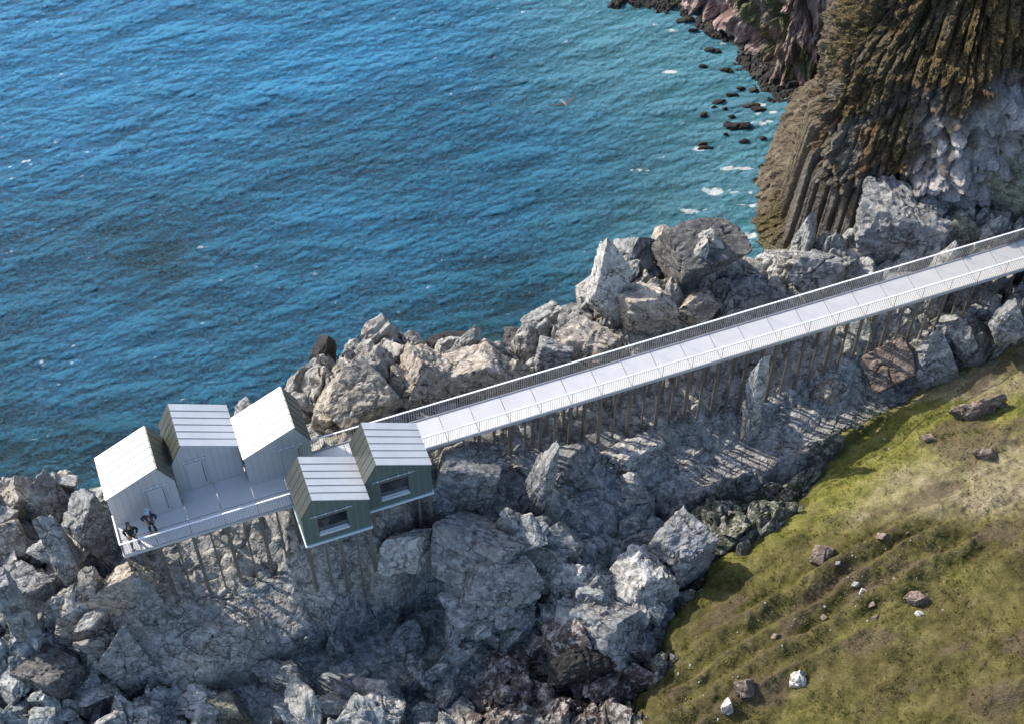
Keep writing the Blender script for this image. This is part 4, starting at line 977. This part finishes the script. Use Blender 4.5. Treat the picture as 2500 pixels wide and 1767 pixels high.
# rocks on the grass
for (a, b_, w, h, mt, lb, kw) in [
 (1842,1245,60,60,'rock_brown','brown rock jutting from the slope with a pale stone at its side',dict(rough=1.5)),
 (1978,1203,42,34,'rock_brown','dark brown boulder at the top of the dull slope',dict(rough=1.4)),
 (1668,1545,55,60,'rock_brown','largest mossy boulder near the foot of the terraces',dict(rough=1.4)),
 (1788,1525,38,46,'rock_white','white lichen covered boulder standing alone low on the slope',dict(rough=1.4,tall=1.1)),
 (1632,1588,32,42,'rock_white','upright white stone near the bottom edge of the slope',dict(tall=1.2)),
 (2062,1375,24,18,'rock_white','smooth white stone just below the speckled brown outcrop',dict()),
 (2055,1345,66,32,'rock_brown','speckled brown outcrop in the middle of the slope',dict(rough=1.7)),
 (1880,1262,16,14,'rock_white','pale stone at the side of the jutting brown rock',dict()),
 (2215,1022,80,20,'rock_brown','long bare rock rim with a hollow under it in the straw grass',dict(rough=1.6,depth=.35,sink=.55)),
 (2085,985,48,18,'rock_brown','low grey brown rock in the bright green grass',dict(rough=1.5,sink=.5)),
 (2190,925,170,24,'rock_brown','long dark rock band between two strips of grass',dict(rough=1.9,depth=.16,sink=.55,yaw=10)),
 (1984,985,9,8,'rock_white','upper of two white stones in the bright green grass',dict(level=4)),
 (1996,1005,9,8,'rock_white','lower of two white stones in the bright green grass',dict(level=4)),
 (1935,1325,24,22,'rock_white','pale split stone in the middle terraces',dict()),
 (1955,1355,22,16,'rock_brown','brown stone below the pale split one',dict()),
 (1965,1385,26,20,'rock_brown','brown stone with a white cap in the lower terraces',dict()),
 (1848,1385,24,22,'rock_brown','brown stone at the lip of the second terrace',dict()),
 (1918,1310,26,14,'rock_white','flat pale stone above the pale split one',dict()),
 (1740,1425,26,20,'rock_brown','brown stone near the left end of the terraces',dict())]:
    rock(a, b_, w * .8, h * .8, mt, lb, name='slope_rock', group='rocks on the grass slope', **({'level': 4} | ({'sink': .45} | kw)))
proto = [rock_shape(50 + i, .5, .42, .34, 3, 10, 1., 12.) for i in range(3)]
pm = []
for i, (v, f) in enumerate(proto):
    o = np_mesh('small_stone', v, f, M['rock_white' if i != 1 else 'rock_brown'], True); pm.append(o)
gs = random.Random(4); spots = []
for i in range(150):
    t = gs.random(); c0 = (1480 + 640 * t + gs.gauss(0, 30), 1545 - 300 * t + gs.gauss(0, 70))
    if c0[0] < 1400 + max(0, 1600 - c0[1]) * .2: continue
    if GD[np.searchsorted(GY, at(c0[0] * 1.0889, c0[1] * 1.0889, -3)[1]) - 1, np.searchsorted(GX, at(c0[0] * 1.0889, c0[1] * 1.0889, -3)[0]) - 1] < .5: continue
    spots.append(c0)
for i, (dx, dy) in enumerate(spots):
    k = 2500 / 2296.; z = -3.
    for _ in range(5): p = at(dx * k, dy * k, z); z = zat(p[0], p[1])
    o = pm[i] if i < 3 else link(pm[i % 3].copy())
    s = .05 + .1 * gs.random() ** 2.5; o.location = (p[0], p[1], z + s * .1); o.scale = (s * 1.2, s, s); o.rotation_euler = (gs.random(), gs.random(), gs.random() * 6)
    tag(o, 'small pale or brown stone scattered on the terraced slope', 'stone', 'small stones scattered over the grass slope')
# dark rocks awash in the cove
SK = [(1655,285,66,12,'long black reef rock nearest the cliff, widest of all in the cove'),(1583,333,40,9,'black rock awash with foam farthest left in the cove'),(1680,238,52,10,'long low black rock just off the dark beach'),(1612,230,38,12,'black rock pair of the middle cove, larger one'),(1640,215,30,9,'black rock in the crowd below the beach, topmost'),(1578,258,20,8,'lone black rock left of the middle cove'),(1702,247,40,10,'black rock touching the foot of the beach'),(1660,288,20,9,'short black rock just below the widest reef rock'),(1627,303,14,6,'small black rock under the lone one on the left'),(1668,318,28,8,'flat black rock with foam on its right side'),(1710,312,20,7,'black rock hard against the base of the cliff'),(1575,325,24,5,'thin black rock behind the foamy one'),
 (1628,160,34,8,'black rock off the bend of the beach'),(1575,150,24,6,'upper black rock alone in open water'),(1598,115,40,8,'long black rock off the upper beach'),(1555,70,30,5,'thin black reef near the top of the cove'),(1535,48,60,7,'far black reef off the point of the headland'),(1660,200,26,8,'black rock second in the crowd below the beach'),(1690,205,26,8,'black rock third in the crowd below the beach'),(1600,243,18,6,'small black rock beside the larger of the pair'),(1640,263,20,7,'black rock between the pair and the reef'),(1715,375,40,8,'grey rock awash beside the lower cliff foot'),(1700,405,30,6,'low grey rock among foam beside the cliff foot'),(1625,245,14,6,'tiny black rock right of the pair')]
for i, (a, b_, w, h, lb) in enumerate(SK):
    k = 2500 / 2296.; p = at(a * k, b_ * k, SEA); m = .0226 * k
    v, f = rock_shape(700 + i, w * m * .5, h * m * .7, .17, 4, 12, 1.5)
    o = np_mesh('sea_rock', v, f, M['rock_black'], True); o.location = (p[0], p[1], SEA + .03); o.rotation_euler = (0, 0, R(gs.uniform(-6, 8)))
    tag(o, lb, 'rock', 'dark rocks awash in the cove')

# ---------------------------------------------------------------- people and bird
def skin(name, pts, edges, mat, parent, root=0, sub=2):
    """pts: (x, y, z, radius) ; grown with Skin + Subdivision into one continuous surface, then applied"""
    me = bpy.data.meshes.new(name); me.from_pydata([p[:3] for p in pts], edges, []); o = bpy.data.objects.new(name, me); link(o)
    sk = o.modifiers.new('skin', 'SKIN'); sk.use_smooth_shade = True
    if not me.skin_vertices: 
        bm = bmesh.new(); bm.from_mesh(me); bm.verts.layers.skin.verify(); bm.to_mesh(me); bm.free()
    for i, p in enumerate(pts):
        r = p[3]; me.skin_vertices[0].data[i].radius = r if isinstance(r, tuple) else (r, r); me.skin_vertices[0].data[i].use_root = (i == root)
    ss = o.modifiers.new('sub', 'SUBSURF'); ss.levels = sub; ss.render_levels = sub
    dg = bpy.context.evaluated_depsgraph_get(); new = bpy.data.meshes.new_from_object(o.evaluated_get(dg)); o.modifiers.clear(); o.data = new
    new.materials.clear(); new.materials.append(mat); new.polygons.foreach_set('use_smooth', np.ones(len(new.polygons), bool))
    o.parent = parent; return o
M['skin'] = plain('warm_skin', (.42, .26, .18), .6, .08); M['blackcloth'] = plain('black_cloth', (.014, .016, .02), .9); M['navy'] = plain('navy_cloth', (.018, .028, .055), .85)
M['olivecloth'] = plain('olive_cloth', (.05, .047, .02), .9); M['darktrouser'] = plain('dark_trouser_cloth', (.01, .01, .011), .9); M['hairdark'] = plain('dark_hair', (.012, .012, .014), .6)
M['paleblue'] = plain('pale_blue_knit', (.33, .46, .55), .9); M['greyshirt'] = plain('grey_shirt', (.2, .27, .3), .9); M['orange'] = plain('rust_leather', (.24, .06, .025), .6); M['blackshoe'] = plain('black_leather', (.008, .008, .008), .5)
M['purple'] = plain('purple_nylon', (.05, .03, .3), .6); M['redstrap'] = plain('red_strap', (.2, .02, .03), .7); M['beard'] = plain('light_brown_beard', (.16, .1, .06), .9); M['eye'] = plain('eye_dark', (.02, .015, .012), .3)

def person(u, v, yaw, woman, label):
    """faces local -y; z up; the thing sits at the feet"""
    H = 1.0 if not woman else .97
    root = empty('person', uv(u, v, .0), AL + yaw, label, 'person')
    X = lambda s, x: s * x
    # hips, knees, ankles: feet apart, one a little forward
    hip = .93 * H
    if woman: ankles = {1: (.17, .07), -1: (-.13, -.24)}
    else: ankles = {1: (.14, -.08), -1: (-.12, -.02)}
    # continuous body: pelvis, spine, neck, head, arms with hands, legs
    P = [(0, 0, hip, .12), (0, 0, 1.12 * H, .115), (0, .01, 1.32 * H, .13), (0, .01, 1.46 * H, .07), (0, -.005, 1.53 * H, .052), (0, -.02, 1.6 * H, (.068, .08)), (0, -.02, 1.7 * H, (.075, .09)), (0, -.015, 1.765 * H, (.05, .06))]
    Ed = [(0, 1), (1, 2), (2, 3), (3, 4), (4, 5), (5, 6), (6, 7)]
    arms = {}
    for s in (1, -1):
        ax, ay = ankles[s]; kx, ky = .5 * (ax + s * .09), .5 * ay - .05
        b = len(P); P += [(s * .09, 0, hip - .06, .085), (kx, ky, .5 * H, .058), (ax, ay, .1, .042), (ax + s * .02, ay - .14, .035, .036)]
        Ed += [(0, b), (b, b + 1), (b + 1, b + 2), (b + 2, b + 3)]
        sh = (s * .185, .01, 1.41 * H); el = (s * .31, .07, 1.15 * H); wr = (s * .2, -.12, .95 * H)
        if not woman and s == -1: el = (-.34, .06, 1.2 * H); wr = (-.17, -.16, 1.08 * H)
        arms[s] = (sh, el, wr)
        b = len(P); P += [(*sh, .062), (*el, .044), (*wr, .03)]; Ed += [(2, b), (b, b + 1), (b + 1, b + 2)]
        d = Vector((wr[0] - el[0], wr[1] - el[1], wr[2] - el[2])).normalized(); side = Vector((-d.y, d.x, 0)).normalized(); w = Vector(wr)
        pm_ = w + d * .07; hb = len(P); P.append((*pm_, .03)); Ed.append((b + 2, hb))
        for q, (o, L) in enumerate(((-.033, .07), (-.011, .085), (.012, .08), (.034, .062))):
            a1 = pm_ + d * .035 + side * o; a2 = a1 + d * L * .55 + Vector((0, 0, -.012)); a3 = a2 + d * L * .4 + Vector((0, 0, -.022)) - side * o * .3
            k = len(P); P += [(*a1, .0095), (*a2, .0088), (*a3, .0075)]; Ed += [(hb, k), (k, k + 1), (k + 1, k + 2)]
        t1 = w + d * .03 - side * .04; t2 = t1 + d * .04 - side * .012
        k = len(P); P += [(*t1, .011), (*t2, .009)]; Ed += [(b + 2, k), (k, k + 1)]
    body = skin('body', P, Ed, M['skin'], root)
    # nose, eyes and mouth belong to the face
    hz = 1.655 * H
    bm = bmesh.new()
    bmesh.ops.create_cone(bm, cap_ends=True, segments=8, radius1=.017, radius2=.006, depth=.045, matrix=Matrix.Translation((0, -.112, hz - .005)) @ Matrix.Rotation(R(20), 4, 'X'))
    me = bpy.data.meshes.new('nose'); bm.to_mesh(me); bm.free(); me.materials.append(M['skin']); link(bpy.data.objects.new('nose', me), body)
    for s in (1, -1):
        bm = bmesh.new(); bmesh.ops.create_uvsphere(bm, u_segments=10, v_segments=8, radius=.013, matrix=Matrix.Translation((s * .032, -.1, hz + .02))); me = bpy.data.meshes.new('eye'); bm.to_mesh(me); bm.free(); me.materials.append(M['eye']); link(bpy.data.objects.new('eye', me), body)
        bm = bmesh.new(); bmesh.ops.create_uvsphere(bm, u_segments=10, v_segments=8, radius=1, matrix=Matrix.Translation((s * .082, 0, hz)) @ Matrix.Diagonal((.012, .024, .034, 1))); me = bpy.data.meshes.new('ear'); bm.to_mesh(me); bm.free(); me.materials.append(M['skin']); link(bpy.data.objects.new('ear', me), body)
    bm = bmesh.new(); bmesh.ops.create_uvsphere(bm, u_segments=10, v_segments=6, radius=1, matrix=Matrix.Translation((0, -.1, hz - .05)) @ Matrix.Diagonal((.026, .012, .008, 1))); me = bpy.data.meshes.new('mouth'); bm.to_mesh(me); bm.free(); me.materials.append(M['redstrap']); link(bpy.data.objects.new('mouth', me), body)
    # jacket: torso and sleeves in one skin
    J = [(0, 0, .88 * H, (.17, .12)), (0, 0, 1.0 * H, (.165, .12)), (0, 0, 1.15 * H, (.155, .12)), (0, .01, 1.32 * H, (.175, .13)), (0, .01, 1.43 * H, (.11, .09)), (0, .015, 1.49 * H, (.066, .066))]
    Je = [(0, 1), (1, 2), (2, 3), (3, 4), (4, 5)]
    for s in (1, -1):
        sh, el, wr = arms[s]; q = .55 if not woman else .75
        end = tuple(e + (w_ - e) * q for e, w_ in zip(el, wr))
        b = len(J); J += [(sh[0] * 1.02, sh[1], sh[2], .085), (*el, .066), (*end, .05)]; Je += [(3, b), (b, b + 1), (b + 1, b + 2)]
    skin('jacket', J, Je, M['blackcloth' if woman else 'navy'], root, root=2)
    T = [(0, 0, hip + .02, (.15, .115)), (0, 0, hip - .04, (.14, .11))]; Te = [(0, 1)]
    for s in (1, -1):
        ax, ay = ankles[s]; kx, ky = .5 * (ax + s * .09), .5 * ay - .05
        b = len(T); T += [(s * .092, 0, hip - .13, .098), (kx, ky, .5 * H, .068), (ax, ay, .13, .056)]; Te += [(1, b), (b, b + 1), (b + 1, b + 2)]
    skin('trousers', T, Te, M['olivecloth' if woman else 'darktrouser'], root)
    for s in (1, -1):
        ax, ay = ankles[s]
        skin('shoe', [(ax, ay + .03, .15, .052), (ax, ay + .02, .06, .055), (ax + s * .012, ay - .08, .045, .046), (ax + s * .025, ay - .18, .036, .036)], [(0, 1), (1, 2), (2, 3)], M['blackshoe' if woman else 'orange'], root)
    if woman:
        skin('hair', [(0, .02, 1.8 * H, (.06, .06)), (0, .03, 1.74 * H, (.095, .1)), (0, .05, 1.64 * H, (.1, .085)), (0, .07, 1.52 * H, (.11, .07)), (0, .08, 1.4 * H, (.1, .05))], [(0, 1), (1, 2), (2, 3), (3, 4)], M['hairdark'], root, root=1)
        for s in (1, -1): skin('hair', [(s * .05, -.01, 1.76 * H, .045), (s * .09, -.02, 1.66 * H, .035), (s * .1, -.05, 1.52 * H, .04), (s * .095, -.08, 1.4 * H, .03)], [(0, 1), (1, 2), (2, 3)], M['hairdark'], root)
    else:
        skin('beanie', [(0, .0, 1.85 * H, (.045, .045)), (0, -.0, 1.8 * H, (.09, .095)), (0, -.005, 1.72 * H, (.098, .112)), (0, -.01, 1.69 * H, (.097, .11))], [(0, 1), (1, 2), (2, 3)], M['paleblue'], root, root=1)
        skin('beard', [(0, -.075, 1.6 * H, (.05, .035)), (0, -.09, 1.55 * H, (.035, .03))], [(0, 1)], M['beard'], root)
        skin('shirt', [(0, -.085, 1.45 * H, (.05, .03)), (0, -.115, 1.32 * H, (.06, .03)), (0, -.11, 1.14 * H, (.045, .03))], [(0, 1), (1, 2)], M['greyshirt'], root)
    return root
person(-3.36, 41.22, R(-2), True, 'person with long dark hair, black jacket and olive trousers by the railing corner')
mn = person(-2.42, 41.56, R(-4), False, 'person in a pale blue beanie, navy jacket and rust coloured boots')
bp = empty('backpack', uv(-2.42, 41.56), AL + R(-4), 'purple and blue backpack with red straps worn by the person in the beanie', 'backpack')
skin('bag', [(0, .2, 1.05, (.13, .07)), (0, .22, 1.25, (.15, .09)), (0, .21, 1.45, (.13, .08)), (.05, .19, 1.58, (.06, .05))], [(0, 1), (1, 2), (2, 3)], M['purple'], bp, root=1)
for s in (1, -1): skin('strap', [(s * .1, .13, 1.44, .018), (s * .115, -.01, 1.535, .018), (s * .11, -.125, 1.42, .018), (s * .12, -.145, 1.25, .016), (s * .15, -.03, 1.12, .014)], [(0, 1), (1, 2), (2, 3), (3, 4)], M['redstrap'], bp)

# gull over the water
M['gullgrey'] = plain('gull_grey', (.05, .055, .065), .8); M['gullwhite'] = plain('gull_white', (.16, .17, .19), .8)
gp = at(1378, 253, -2.); gl = empty('seabird', gp, R(35), 'grey seabird gliding low over the water in the middle of the bay', 'bird')
skin('body', [(0, -.3, .0, .03), (0, -.2, .02, .06), (0, 0, 0, .085), (0, .2, -.01, .05), (0, .36, -.01, (.06, .014))], [(0, 1), (1, 2), (2, 3), (3, 4)], M['gullwhite'], gl, root=2)
for s, up in ((1, .05), (-1, .28)):
    prof = [(.05, -.12, .12), (.3, -.17, .09), (.55, -.12, .06), (.78, .0, .03), (.92, .12, .01)]
    vs_, fs_ = [], []
    for i, (x, y, c) in enumerate(prof):
        z = up * x * 1.1 + .06 * math.sin(x * 3); ch = .1 + c
        for (dy, dz) in ((0, 0), (ch * .3, .016), (ch, 0), (ch * .3, -.008)): vs_.append((s * x, y + dy, z + dz))
    for i in range(len(prof) - 1):
        for j in range(4): a = i * 4 + j; b = i * 4 + (j + 1) % 4; fs_.append((a, b, b + 4, a + 4))
    fs_.append((0, 1, 2, 3)); n_ = (len(prof) - 1) * 4; fs_.append((n_ + 3, n_ + 2, n_ + 1, n_))
    me = bpy.data.meshes.new('wing'); me.from_pydata(vs_, [], fs_); bm = bmesh.new(); bm.from_mesh(me); bmesh.ops.recalc_face_normals(bm, faces=bm.faces); bm.to_mesh(me); bm.free(); me.materials.append(M['gullgrey']); link(bpy.data.objects.new('wing', me), gl)
skin('beak', [(0, -.32, .0, .018), (0, -.38, -.01, .008)], [(0, 1)], M['orange'], gl)
